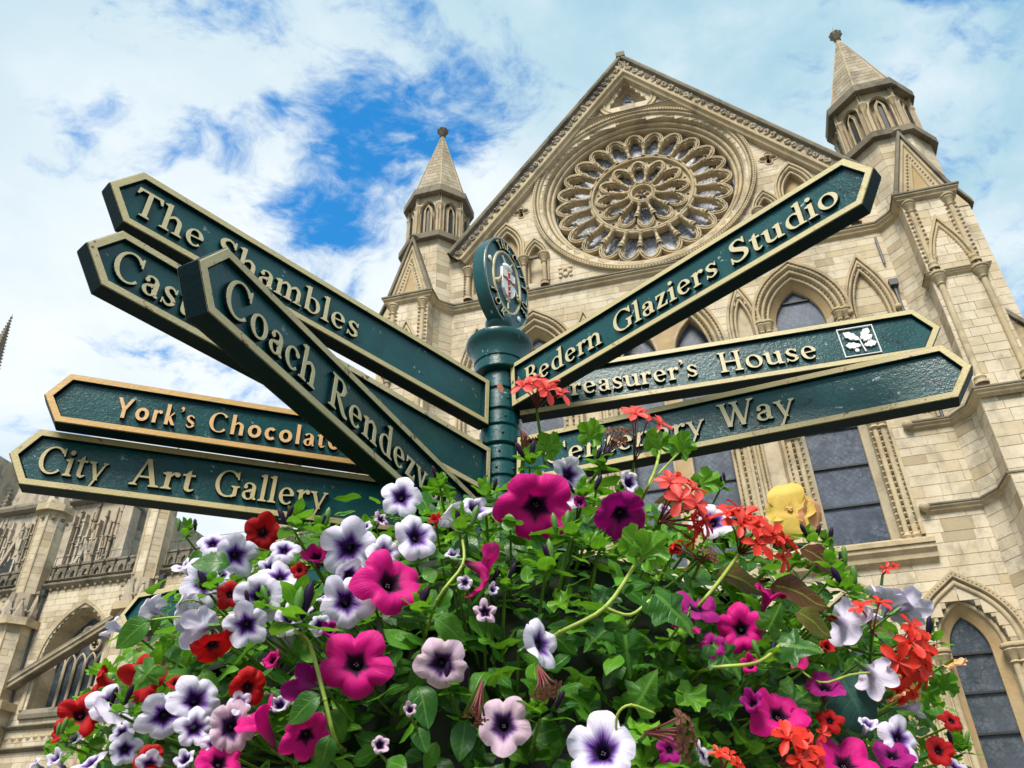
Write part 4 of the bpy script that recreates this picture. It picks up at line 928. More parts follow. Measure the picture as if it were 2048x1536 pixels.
def glyph(ch, T, t, sf):
    p = Pen(T, t, sf); X = .64; A = None
    if ch == ' ': A = .30
    elif ch == 'T':
        p.rect(.03, .92, .77, 1.0); p.stem(.40, 0, .95); p.foot(.40)
        if sf: p.P((.03, 1), (.0, .76), (.05, .76), (.14, .93)); p.P((.77, 1), (.80, .76), (.75, .76), (.66, .93))
        A = .82
    elif ch in 'hnm':
        y = 1.02 if ch == 'h' else X; p.stem(.15, 0, y-.0); p.flag(.15, y); p.foot(.15)
        xs = (.15, .55) if ch != 'm' else (.15, .52, .89)
        for a, b in zip(xs, xs[1:]):
            p.band((a+T*.3, X*.74, .05), (a+.17, X*.93, .085), ((a+b)/2+.07, X*.955, .10), (b-.012, X*.78, T*.92), (b, X*.5, T)); p.stem(b, 0, X*.52); p.foot(b)
        A = xs[-1]+.17
    elif ch == 'u':
        p.stem(.15, .16, X); p.flag(.15, X); p.band((.15, .2, T), (.17, .10, T*.9), (.27, .045, .09), (.38, .06, .07), (.5, .15, .04)); p.stem(.54, 0, X); p.flag(.54, X)
        if sf: p.P((.54, 0), (.70, .0), (.70, .04), (.60, .09), (.54, .09))
        A = .70
    elif ch == 'r':
        p.stem(.15, 0, X); p.flag(.15, X); p.foot(.15); p.band((.15+T*.3, X*.70, .05), (.28, X*.90, .08), (.38, X*.96, .10)); p.arc(.40, X-.075, .075, .085, 0, 360, .07, .07); p.rect(.35, X-.12, .45, X-.02); A = .48
    elif ch == 'e':
        p.arc(.32, X/2, .28, X/2+.012, 12, 318); p.band((.10, X*.50, .05), (.56, X*.58, .055)) if sf else p.rect(.1, X*.44, .55, X*.56); p.band((.50, X*.56, .06), (.555, X*.62, T*.8)); A = .64
    elif ch == 'o': p.arc(.34, X/2, .31, X/2+.012, 0, 360); A = .68
    elif ch == 'c':
        p.arc(.33, X/2, .29, X/2+.012, 48, 316); 
        if sf: p.arc(.50, X-.14, .075, .075, 0, 360, .07, .07)
        A = .60
    elif ch == 'a':
        p.stem(.43, .10, X-.14); p.arc(.27, X-.20, .21+.02, .21, 10, 150, T*.8, .06); p.band((.43, .16, T), (.45, .07, T*.8), (.55, .035, .05)); p.arc(.25, .17, .21, .185, 60, 395, T*.85, .055); p.band((.43, X*.60, .05), (.30, X*.57, .06), (.18, X*.45, .08))
        if sf: p.arc(.13, X-.17, .07, .07, 0, 360, .065, .065)
        A = .58
    elif ch == 's':
        p.band((.42, X-.13, .05), (.34, X-.045, .06), (.22, X-.03, .075), (.12, X-.14, .12), (.20, X*.56, .13), (.34, X*.44, .135), (.42, X*.26, .125), (.33, .05, .075), (.2, .035, .06), (.08, .14, .045))
        if sf: p.P((.40, X-.17), (.46, X-.17), (.46, X), (.43, X)); p.P((.04, 0), (.07, 0), (.10, .18), (.05, .18))
        A = .52
    elif ch in 'bdpq':
        if ch == 'b': p.stem(.15, .04, 1.03); p.flag(.15, 1.03); p.arc(.34, X/2, .30, X/2+.01, -135, 125, T, .055); A = .69
        if ch == 'd':
            p.stem(.54, .0, 1.03); p.flag(.54, 1.03); p.arc(.35, X/2, .30, X/2+.01, 52, 312, T, .055)
            if sf: p.P((.54, 0), (.70, .0), (.70, .04), (.60, .09), (.54, .09))
            A = .71
    elif ch == 'l': p.stem(.15, 0, 1.03); p.flag(.15, 1.03); p.foot(.15); A = .30
    elif ch == 'i': p.stem(.15, 0, X); p.flag(.15, X); p.foot(.15); p.arc(.14, .86, .09, .09, 0, 360, .088, .088, n=12); A = .30
    elif ch == 't':
        p.stem(.18, .14, X+.02); p.band((.18, .18, T), (.20, .08, T*.85), (.29, .04, .085), (.40, .10, .03)); p.rect(.02, X-.075, .38, X); p.P((.18-T/2, X-.01), (.18+T/2, X-.01), (.18+T/2, X+.17), (.16, X+.10)); A = .42
    elif ch in 'yv':
        p.diag(.32, .0, .10, X, T*.95) if ch == 'v' else p.diag(.33, -.02, .10, X, T*.95)
        if ch == 'v': p.diag(.30, .0, .53, X, .065)
        else: p.diag(.16, -.36, .55, X, .075); p.arc(.16, -.33, .07, .06, 0, 360, .058, .058)
        p.head(.10, X, .7, .6); p.head(.54, X, .6, .7, .5); A = .62
    elif ch == 'z':
        p.rect(.05, X-.08, .48, X); p.rect(.04, 0, .50, .08); p.diag(.11, .02, .40, X-.03, T*1.1)
        if sf: p.P((.05, X), (.05, X-.2), (.09, X-.18), (.13, X-.07)); p.P((.50, 0), (.52, .21), (.48, .19), (.42, .07))
        A = .55
    elif ch == 'k':
        p.stem(.15, 0, 1.03); p.flag(.15, 1.03); p.foot(.15); p.diag(.17, .26, .45, X, .075); p.diag(.48, 0, .24, .40, T*.95); p.head(.46, X, .5, .8, .5); p.foot(.49, 0, .3, .8); A = .60
    elif ch == "'": p.arc(.10, .93, .075, .075, 0, 360, .073, .073); p.band((.145, .93, .06), (.14, .82, .05), (.06, .74, .02)); A = .21
    elif ch in 'CG':
        p.arc(.50, .5, .46, .515, 42, 316, T*1.05, .06, 10, 20)
        if sf: p.P((.80, .99), (.845, .99), (.86, .68), (.82, .68), (.74, .85)); 
        if ch == 'G': p.stem(.78, .06, .42); p.head(.78, .44); p.band((.66, .02, .06), (.78, .10, .1)); A = .96
        else: A = .90
    elif ch == 'R':
        p.stem(.19, 0, 1); p.foot(.19); p.head(.19, 1, 1, 0); p.arc(.36, .745, .31, .262, -95, 95, T, .06, 0); p.rect(.19, .93, .37, 1); p.rect(.19, .485, .37, .55); p.band((.34, .50, T*.8), (.52, .25, T*1.05), (.68, .05, T), (.84, .0, .05)); A = .82
    elif ch == 'B':
        p.stem(.19, 0, 1); p.head(.19, 1, 1, 0); p.foot(.19, 0, 1, 0); p.arc(.34, .755, .29, .252, -95, 95, T, .06, 0); p.arc(.36, .275, .34, .285, -95, 95, T, .06, 0); p.rect(.19, .93, .36, 1); p.rect(.19, .50, .37, .565); p.rect(.19, 0, .37, .065); A = .76
    elif ch == 'S':
        p.band((.56, .80, .06), (.47, .93, .07), (.32, .965, .08), (.15, .85, .14), (.18, .66, .17), (.38, .52, .18), (.57, .37, .175), (.58, .17, .14), (.40, .03, .08), (.22, .04, .07), (.08, .20, .05))
        if sf: p.P((.55, 1.0), (.60, 1.0), (.61, .72), (.57, .72), (.52, .85)); p.P((.04, 0), (.09, 0), (.11, .15), (.08, .29), (.035, .29))
        A = .70
    elif ch == 'A':
        p.diag(.70, 0, .42, 1.02, T*1.05); p.diag(.13, 0, .40, 1.0, .07); p.rect(.24, .30, .60, .37); p.foot(.13, 0, .9, .9, .6); p.foot(.71, 0, .9, .9, 1.1); A = .86
    elif ch == 'H':
        for x in (.19, .74): p.stem(x, 0, 1); p.foot(x); p.head(x, 1)
        p.rect(.19, .47, .74, .54); A = .94
    elif ch == 'W':
        p.diag(.36, 0, .12, 1, T*1.05); p.diag(.37, 0, .56, .78, .07); p.diag(.80, 0, .52, 1, T*1.05); p.diag(.80, 0, 1.06, 1, .07)
        for x in (.12, .52): p.head(x, 1, .9, .9)
        p.head(1.07, 1, .8, .9, .5); A = 1.14
    elif ch == 'Y':
        p.stem(.42, 0, .46); p.diag(.42, .42, .13, 1, T*1.05); p.diag(.43, .42, .72, 1, .075 if sf else T*.95); p.foot(.42); p.head(.13, 1, .8, .8); p.head(.72, 1, .8, .8, .6); A = .84
    elif ch == 'E':
        p.stem(.18, 0, 1); p.rect(.18, .93, .60, 1); p.rect(.18, .47, .52, .54); p.rect(.18, 0, .64, .07); p.foot(.18, 0, 1, 0); p.head(.18, 1, 1, 0); p.P((.60, 1), (.60, .78), (.55, .93)); p.P((.64, 0), (.66, .24), (.58, .07)); A = .70
    elif ch == 'I': p.stem(.18, 0, 1); p.foot(.18); p.head(.18, 1); A = .36
    elif ch == 'F': p.stem(.18, 0, 1); p.rect(.18, .93, .60, 1); p.rect(.18, .47, .50, .54); p.foot(.18); p.head(.18, 1, 1, 0); p.P((.60, 1), (.61, .76), (.55, .93)); A = .64
    elif ch == 'O': p.arc(.50, .5, .46, .515, 0, 360, T*1.05, .06, 10, 24); A = 1.0
    elif ch == 'K': p.stem(.18, 0, 1); p.foot(.18); p.head(.18, 1); p.diag(.22, .42, .66, 1, .07); p.diag(.74, 0, .32, .55, T*1.05); p.head(.67, 1, .7, .8, .5); p.foot(.75, 0, .6, .8); A = .84
    return p.p, A
GC = {}
def glyph_mesh(ch, T, t, sf, m, h, depth, draft, prof=None):
    key = (ch, T, t, sf, m, h)
    if key in GC: return GC[key]
    polys, A = glyph(ch, T, t, sf)
    if not polys: GC[key] = (None, A*h); return GC[key]
    V = []; F = []
    for q in polys:
        ar = sum(q[i][0]*q[(i+1) % len(q)][1]-q[(i+1) % len(q)][0]*q[i][1] for i in range(len(q)))
        if abs(ar) < 1e-7: continue
        if ar < 0: q = q[::-1]
        b = len(V); V += [Vector(x) for x in q]; F.append(list(range(b, b+len(q))))
    r = geometry.delaunay_2d_cdt(V, [], F, 0, 1e-4)
    vs = r[0]; QP = [[tuple(V[i]) for i in f] for f in F]
    def inside(c):
        for q in QP:
            if all((q[(i+1) % len(q)][0]-q[i][0])*(c[1]-q[i][1])-(q[(i+1) % len(q)][1]-q[i][1])*(c[0]-q[i][0]) >= -1e-6 for i in range(len(q))): return True
        return False
    fs = [f for f in r[2] if inside((sum(vs[i][0] for i in f)/len(f), sum(vs[i][1] for i in f)/len(f)))]
    cnt_ = {}
    for f in fs:
        for i in range(len(f)):
            e = (f[i], f[(i+1) % len(f)]); cnt_[e] = cnt_.get(e, 0)+1
    bd = [e for e in cnt_ if (e[1], e[0]) not in cnt_]
    nr = {}
    for a, b in bd:
        d_ = vs[b]-vs[a]; 
        if d_.length < 1e-9: continue
        n = Vector((d_.y, -d_.x))/d_.length
        for k in (a, b): nr[k] = nr.get(k, Vector((0, 0)))+n
    vv = [(x.x*h, 0.0, x.y*h) for x in vs]; off = len(vv); idx = {}
    for k, n in nr.items():
        l = n.length or 1; idx[k] = (off, off+1); q = vs[k]*h; n = n/l
        vv += [(q.x+n.x*draft*.25, .0009, q.y+n.y*draft*.25), (q.x+n.x*draft, depth, q.y+n.y*draft)]; off += 2
    ff = [tuple(f) for f in fs]
    for a, b in bd:
        if a in idx and b in idx: ff += [(a, idx[a][0], idx[b][0], b), (idx[a][0], idx[a][1], idx[b][1], idx[b][0])]
    mb = MB(); mb.v = vv; mb.fc = ff; mb.tn = [0]*len(ff); me = mb.mesh('letter', m); me.materials.append(M['green_shaded'])
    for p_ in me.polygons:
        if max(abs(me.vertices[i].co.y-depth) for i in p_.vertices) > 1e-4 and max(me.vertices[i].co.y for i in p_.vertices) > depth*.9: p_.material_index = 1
    GC[key] = (me, A*h); return GC[key]
def text(parent, s_, x0, x1, z0, h, m='letter', T=.145, t=.06, sf=True, depth=.0085, y=.0015, draft=.0012, gap=.06):
    adv = [glyph_mesh(c, T, t, sf, m, h, depth, draft)[1] for c in s_]; tot = sum(adv)+gap*h*(len(s_)-1); k = (x1-x0)/tot if x1 else 1
    x = x0
    for c, a in zip(s_, adv):
        me = glyph_mesh(c, T, t, sf, m, h, depth, draft)[0]
        if me: obj('letter', me, parent, loc=(x, y, z0), scale=(k, 1, 1))
        x += (a+gap*h)*k
    return k

# ---------------------------------------------------------------- signpost
PX, PY = -.0376, 2.1
SG = root_empty('signpost', 'dark green cast iron fingerpost with cream lettered direction arms and oval city crest on top', 'signpost', (PX, PY, 0))
Z = lambda z: z+CAMZ
b = MB(lambda u, v, w: (u, w, v)); b.lathe(0, 0, [(.16, 0), (.16, .08), (.11, .14), (.075, .25), (.055, .4), (.052, Z(1.52)), (0, Z(1.52))], 24); o = b.build('post', 'green', SG); smooth_angle(o.data, 40)
cz = [1.03, 1.08, 1.13, 1.185, 1.25, 1.305, 1.38, 1.445]
for i, (a, c_) in enumerate(zip(cz, cz[1:])):
    r_ = .0590 if i != 3 else .0625
    b = MB(lambda u, v, w: (u, w, v)); e = .004; b.lathe(0, 0, [(.05, Z(a+.003)), (r_-e, Z(a+.003)), (r_, Z(a+.007)), (r_, Z(c_-.007)), (r_-e, Z(c_-.003)), (.05, Z(c_-.003))], 32); o = b.build('collar', 'green', SG); smooth_angle(o.data, 40)
    for az in (250, 300):
        if random.random() < .75: q = MB(lambda u, v, w: (u, w, v)); q.ball(((r_)*math.cos(rad(az+i*9)), Z((a+c_)/2), r_*math.sin(rad(az+i*9))), .0045, 8); q.build('bolt_hole', 'dark', o, smooth=True)
q = MB(lambda u, v, w: (u, w, v)); rr = .0597
q.add([(rr*math.cos(rad(a_)), Z(1.375+dz), rr*math.sin(rad(a_))) for a_, dz in ((262, .012), (270, .018), (277, .010), (283, -.004), (276, -.016), (266, -.012), (263, 0))], [(0, 1, 2, 3, 4, 5, 6)]); q.build('rust_patch', 'rust', SG, fix=False)
b = MB(lambda u, v, w: (u, w, v)); b.lathe(0, 0, [(.055, Z(1.447)), (.078, Z(1.449)), (.081, Z(1.453)), (.081, Z(1.482)), (.078, Z(1.486)), (.078, Z(1.489)), (.082, Z(1.492)), (.083, Z(1.505)), (.087, Z(1.525)), (.095, Z(1.543)), (.104, Z(1.555)), (.108, Z(1.564)), (.107, Z(1.574)), (.100, Z(1.583)), (.085, Z(1.590)), (.055, Z(1.598)), (.036, Z(1.608)), (.031, Z(1.620)), (.033, Z(1.632)), (.041, Z(1.642)), (.046, Z(1.655)), (.047, Z(1.668)), (.044, Z(1.681)), (.036, Z(1.692)), (.0, Z(1.698))], 40); o = b.build('cap', 'green', SG); smooth_angle(o.data, 30)
# oval medallion
ma = rad(56.3); MZ = 1.831
MED = obj('medallion', None, SG, loc=(0, 0, Z(MZ)), rot=(0, 0, ma))
ov = lambda a, b_, n=72: circ(0, 0, a, n, b_)
b = MB(); b.prism([ov(.129, .186)], -.014, .031, True, True); o = b.build('disc', 'blue_green', MED); smooth_angle(o.data, 40)
b = MB(); b.sweep(ov(.129, .186), [(.0004, -.014), (.0004, .031)], True); o = b.build('rim_band', 'green', MED); smooth_angle(o.data, 40)
b = MB(); b.sweep(ov(.124, .181), [(-.004, .031), (-.003, .0345), (.003, .0355), (.0055, .033), (.006, .030)], True); b.build('rim', 'blue_green', MED, smooth=True)
b = MB(); b.sweep(ov(.1265, .1835), [(-.0022, .0352), (.0022, .0356)], True); b.build('rim_line', 'letter', MED)
b = MB(); b.sweep(ov(.079, .128), [(-.0045, .031), (-.003, .036), (.003, .036), (.0045, .031)], True); b.build('inner_oval', 'letter', MED)
def ovtext(s_, a0, step, h=.034):
    for i, c in enumerate(s_):
        if c == ' ': continue
        a = rad(a0+step*i); me, A = glyph_mesh(c, .15, .075, True, 'letter', h, .009, .001)
        cx, cz = .1015*math.sin(a), .155*math.cos(a); tx, tz = .1015*math.cos(a), -.155*math.sin(a); th = math.atan2(tz, tx)
        o = obj('letter', me, MED, loc=(cx-math.cos(th)*A/2*.8+math.sin(th)*h*.47, -.040, cz-math.sin(th)*A/2*.8-math.cos(th)*h*.47), rot=(0, -th, 0), scale=(.8, 1, .95))
ovtext('THE', -32, 16.5); ovtext('CITY', 24, 17)
ovtext('OF', 104, 14)
ovtext('YORK', 232-360, -19.5) if False else None
for i, c in enumerate('YORK'):
    a = rad(236-i*19); me, A = glyph_mesh(c, .15, .075, True, 'letter', .034, .009, .001)
    cx, cz = .1015*math.sin(a), .155*math.cos(a); th = math.atan2(.155*math.sin(a), -.1015*math.cos(a))
    obj('letter', me, MED, loc=(cx-math.cos(th)*A/2*.8+math.sin(th)*.016, -.040, cz-math.sin(th)*A/2*.8-math.cos(th)*.016), rot=(0, -th, 0), scale=(.8, 1, .95))
for a in (-76, 138):
    b = MB(); x, z_ = .1015*math.sin(rad(a)), .155*math.cos(rad(a)); b.ball((x, z_, .033), .010, 10, sc=(1, 1.2, .5)); b.build('white_rose', 'white_paint', MED, smooth=True)
sh = [(-.036, .045), (-.036, -.02), (-.030, -.045), (-.016, -.064), (0, -.074), (.016, -.064), (.030, -.045), (.036, -.02), (.036, .045)]
b = MB(); b.prism([sh[::-1]], .031, .041); SH = b.build('shield', 'white_paint', MED)
b = MB(); b.box(-.0055, .0055, -.068, .044, .041, .0425); b.box(-.035, .035, -.001, .010, .0405, .0423); b.build('red_cross', 'red_paint', SH)
for (x, y) in ((0, .034), (0, .005), (0, -.026), (-.024, .005), (.024, .005), (0, -.050)):
    b = MB(); b.ball((x, y, .044), .0052, 6, sc=(1.3, .8, .6)); b.ball((x+.005, y+.004, .044), .0032, 5); b.build('lion', 'gold', SH, smooth=True)
b = MB(); b.sweep(sh[::-1], [(-.001, .0405), (0, .042), (.001, .031)], True); b.build('shield_edge', 'white_paint', SH)
for q in (-1, 1):
    b = MB(); b.tube([loc_uvw(-.062*q, -.035, .036), loc_uvw(.030*q, .100, .036)], [.004, .0025], 6); b.build('crossed_staff', 'white_paint' if q < 0 else 'gold', MED)
    b = MB(); b.ball((-.064*q, -.038, .037), .012, 8, sc=(1, .8, .5)); b.ball((-.056*q, -.028, .037), .008, 6); b.build('staff_head', 'gold', MED, smooth=True)
b = MB(); b.ball((.0, .062, .036), .026, 10, sc=(1.1, .55, .4)); b.build('cap_of_state', 'white_paint', MED, smooth=True)
b = MB(); b.ball((.0, .074, .036), .012, 10, sc=(1.3, .5, .4)); b.build('cap_crown', 'red_paint', MED, smooth=True)
b = MB(); b.tube([loc_uvw(0, -.078, .036), loc_uvw(0, -.116, .036)], .0028, 6); b.ball((0, -.082, .037), .008, 6, sc=(1.8, .6, .5)); b.build('tassel', 'letter', MED)

ARMS = {  # azimuth, z, height, shoulder, point, front offset, slope, root, rim, words
 'shambles': (226.75, 1.3226, .162, 1.1666, .0545, .0165, .0361, .062, 'gold', [('The Shambles', 1.162, .545, .076)], 'arm lettered "The Shambles", uppermost on the left'),
 'castle': (230.04, 1.0912, .150, 1.1847, .0532, .0165, .0312, .062, 'gold_worn', [('Castle', 1.18, .935, .076)], 'arm lettered "Castle" with flaking cream rim'),
 'coach': (246.62, .8610, .148, 1.1777, .0469, .0239, .0427, .062, 'gold_worn', [('Coach', 1.155, .893, .076), ('Rendezvous', .850, .300, .076)], 'arm lettered "Coach Rendezvous" pointing nearest the viewer'),
 'york': (200.75, 1.1315, .1429, 1.1562, .0420, .0246, -.0079, .062, 'gold_orange', [("York's", 1.035, .842, .058), ('Chocolate', .812, .47, .058)], 'arm with orange gold rim and plain lettering "York\'s Chocolate"'),
 'city': (197.36, .9596, .1543, 1.1997, .0457, .0247, .0223, .062, 'gold_rough', [('City', 1.179, 1.022, .074), ('Art', .967, .812, .074), ('Gallery', .768, .483, .074)], 'arm lettered "City Art Gallery", lowest on the left'),
 'bedern': (-43.98, 1.3831, .157, 1.1606, .0510, .0165, .0285, .062, 'gold', [('Bedern', .118, .415, .070), ('Glaziers', .457, .795, .070), ('Studio', .831, 1.121, .070)], 'arm lettered "Bedern Glaziers Studio", rising steeply to the upper right'),
 'treasurer': (-11.20, 1.3640, .1553, 1.2326, .0523, .0247, .0351, .062, 'gold', [("Treasurer's", .165, .601, .066), ('House', .661, .942, .070)], 'arm lettered "Treasurer\'s House" with a white oak leaf badge'),
 'centenary': (-25.60, 1.1345, .150, 1.1899, .0473, .0246, -.0466, .062, 'gold_rough', [('Centenary', .150, .606, .066), ('Way', .645, .835, .072)], 'arm lettered "Centenary Way", lowest on the right'),
 'back': (155.29, .8771, .14, 1.3465, .0611, .0246, .0231, .062, 'gold', [], 'blank low arm pointing away behind the petunias')}
for nm, (az, z, h, L, e, o_, sl, r0, rim, words, lab) in ARMS.items():
    left = 90 < az < 270; a = rad(az-180 if left else az); X = Vector((math.cos(a), math.sin(a), 0)); sg = -1 if left else 1
    Xs = (X+Vector((0, 0, sl*sg))).normalized(); Y = Vector((-math.sin(a), math.cos(a), 0)); Zv = Xs.cross(Y)
    org = -Y*o_+Vector((0, 0, Z(z)))
    mw = Matrix(((Xs.x, Y.x, Zv.x, org.x), (Xs.y, Y.y, Zv.y, org.y), (Xs.z, Y.z, Zv.z, org.z), (0, 0, 0, 1)))
    def outline(i):    # inset i
        hh = h/2-i; k = math.hypot(e, h/2); tipx = L+e-i*k/(h/2); shx = tipx-e*hh/(h/2); pts = [(r0+i, hh), (shx, hh), (tipx, .0), (shx, -hh), (r0+i, -hh)]
        if e: return [(sg*x, y) for x, y in (pts if sg > 0 else pts[::-1])]
    dp = 2*o_ if o_ > .02 else .045; bw = .0175
    O = outline(0); I = outline(bw)
    body = MB(); body.prism([outline(.003)], -dp+.0, -.011, True, True)
    body.sweep(outline(.0), [(-.0005, -dp+.004), (.0, -dp+.007), (.0, -.004), (-.0016, -.0009)], True)
    body.sweep(outline(bw), [(-.0005, -.0006), (-.0035, -.0118)], True)
    body.sweep(outline(.003), [(.0016, -dp+.0015), (-.012, -dp+.0006), (-.0125, -dp+.011)], True)
    A_ = body.build('direction_arm', 'green', SG, mw=mw, label=lab)
    A_.data.materials.append(M['green_shaded'])
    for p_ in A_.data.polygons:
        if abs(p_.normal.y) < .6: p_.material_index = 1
    gr = MB(); gr.sweep(outline(bw), [(-.0006, -.0015), (.0004, .0), (bw-.003, .0), (bw-.0008, -.0022)], True); gr.build('rim', rim, A_)
    gb = MB(); gb.sweep(outline(bw), [(.0, -dp+.0015), (bw-.002, -dp+.0002)], True); gb.build('back_rim', rim, A_)
    br = MB(); br.box(sg*.045 if sg > 0 else -.07, .07 if sg > 0 else -.045, -h/2+.012, h/2-.012, -dp*.8, -dp*.25); br.build('bracket', 'green_shaded', A_)
    for w_, s0, s1, hc in words:
        xs = (-s0, -s1) if left else (s0, s1); sans = nm == 'york'
        z0 = -hc*.53 if nm != 'york' else -hc*.56
        if nm == 'centenary' and w_ == 'Way': z0 += .006
        text(A_, w_, xs[0], xs[1], z0, hc, 'letter_orange' if sans else ('gold_rough' if nm == 'city' else 'letter'), T=.175 if sans else .14, t=.155 if sans else .06, sf=not sans, gap=.10 if sans else .05)
    if nm == 'treasurer':
        cx = 1.061; hs = .0495
        b = MB(); b.sweep([(cx-hs, hs), (cx+hs, hs), (cx+hs, -hs), (cx-hs, -hs)], [(-.0025, -.010), (-.002, -.0045), (.0005, -.0045), (.001, -.010)], True); BD = b.build('badge_frame', 'white_paint', A_)
        def oak(x, y, ang, ln, wd):
            pts = []; n_ = 28
            for i in range(n_):
                t_ = i/n_; 
                if t_ < .5: u_ = t_*2; sd = 1
                else: u_ = 2-t_*2; sd = -1
                w = wd*math.sin(math.pi*min(1, u_*.92+.06))**.8*(.72+.42*abs(math.sin(u_*math.pi*3.3)))*(.55+.6*u_ if u_ < .7 else 1)
                c_, s__ = math.cos(ang), math.sin(ang); px_, py_ = u_*ln, sd*w
                pts.append((cx+x+px_*c_-py_*s__, y+px_*s__+py_*c_))
            q = MB(); q.prism([pts], -.010, -.0045); q.build('oak_leaf', 'white_paint', BD)
        oak(.004, .004, rad(142), .050, .013); oak(.008, .004, rad(52), .046, .012); oak(.010, -.018, rad(10), .036, .011); oak(.002, -.016, rad(172), .042, .0115); oak(.012, -.002, rad(30), .034, .008)
        b = MB(); b.tube([loc_uvw(cx+.004, .006, -.007), loc_uvw(cx+.006, -.015, -.007), loc_uvw(cx+.010, -.038, -.007)], [.0018, .0022, .0028], 6); b.ball((cx+.030, .004, -.008), .008, 8, sc=(1, 1, .4)); b.ball((cx-.012, -.030, -.008), .007, 8, sc=(1, 1, .4)); b.build('oak_twig', 'white_paint', BD)

PLANTS={'lilac_a': ('petunia_plant', 'lilac veined petunia plant below the City Art Gallery arm, top left of the mound', 'petunia', (-0.512, 1.365, 2.044)),
 'lilac_b': ('petunia_plant', 'lilac white petunia plant at the lower left edge among red blooms', 'petunia', (-0.502, 1.218, 1.763)),
 'lilac_c': ('petunia_plant', 'white purple throated petunia plant under the end of the Rendezvous arm', 'petunia', (-0.189, 1.243, 2.05)),
 'lilac_d': ('petunia_plant', 'pale pinkish petunia plant in the shaded middle of the mound', 'petunia', (-0.07, 1.109, 1.802)),
 'lilac_e': ('petunia_plant', 'lilac petunia plant beside the foot of the post, right of the large magenta bloom', 'petunia', (0.154, 1.476, 2.265)),
 'lilac_f': ('petunia_plant', 'lilac trumpet petunia plant hanging over the right edge before the low lancet', 'petunia', (0.727, 1.556, 1.992)),
 'lilac_g': ('petunia_plant', 'white petunia plant with one big bloom at the bottom centre', 'petunia', (0.089, 1.108, 1.7)),
 'mag_a': ('petunia_plant', 'bright magenta petunia plant with two large blooms left of centre', 'petunia', (-0.215, 1.143, 1.87)),
 'mag_b': ('petunia_plant', 'magenta petunia plant with one very large bloom just under the post', 'petunia', (0.025, 1.231, 2.049)),
 'mag_c': ('petunia_plant', 'magenta and purple petunia plant in the right half below the scarlet geraniums', 'petunia', (0.326, 1.194, 1.86)),
 'mag_d': ('petunia_plant', 'hot pink petunia plant along the bottom edge left of centre', 'petunia', (-0.316, 1.14, 1.737)),
 'red_a': ('petunia_plant', 'deep red petunia plant at the far left of the mound', 'petunia', (-0.563, 1.266, 1.824)),
 'ger_a': ('geranium_plant', 'coral geranium plant whose flower heads stand in front of the right hand arms', 'geranium', (0.17, 1.405, 2.282)),
 'ger_b': ('geranium_plant', 'scarlet geranium plant in front of the dark lancet windows', 'geranium', (0.376, 1.367, 2.082)),
 'ger_c': ('geranium_plant', 'scarlet geranium plant spilling over the right end of the mound', 'geranium', (0.611, 1.37, 1.859)),
 'ger_d': ('geranium_plant', 'orange red geranium plant at the bottom right with spent flower stalks', 'geranium', (0.272, 1.149, 1.722)),
 'beg_a': ('begonia_plant', 'bronze leaved begonia plant with yellow and peach blooms', 'begonia', (0.582, 1.534, 2.108)),
 'ivy_a': ('ivy_plant', 'glossy ivy leaved plant trailing across the dark middle of the mound', 'ivy', (0.181, 1.135, 1.811))}
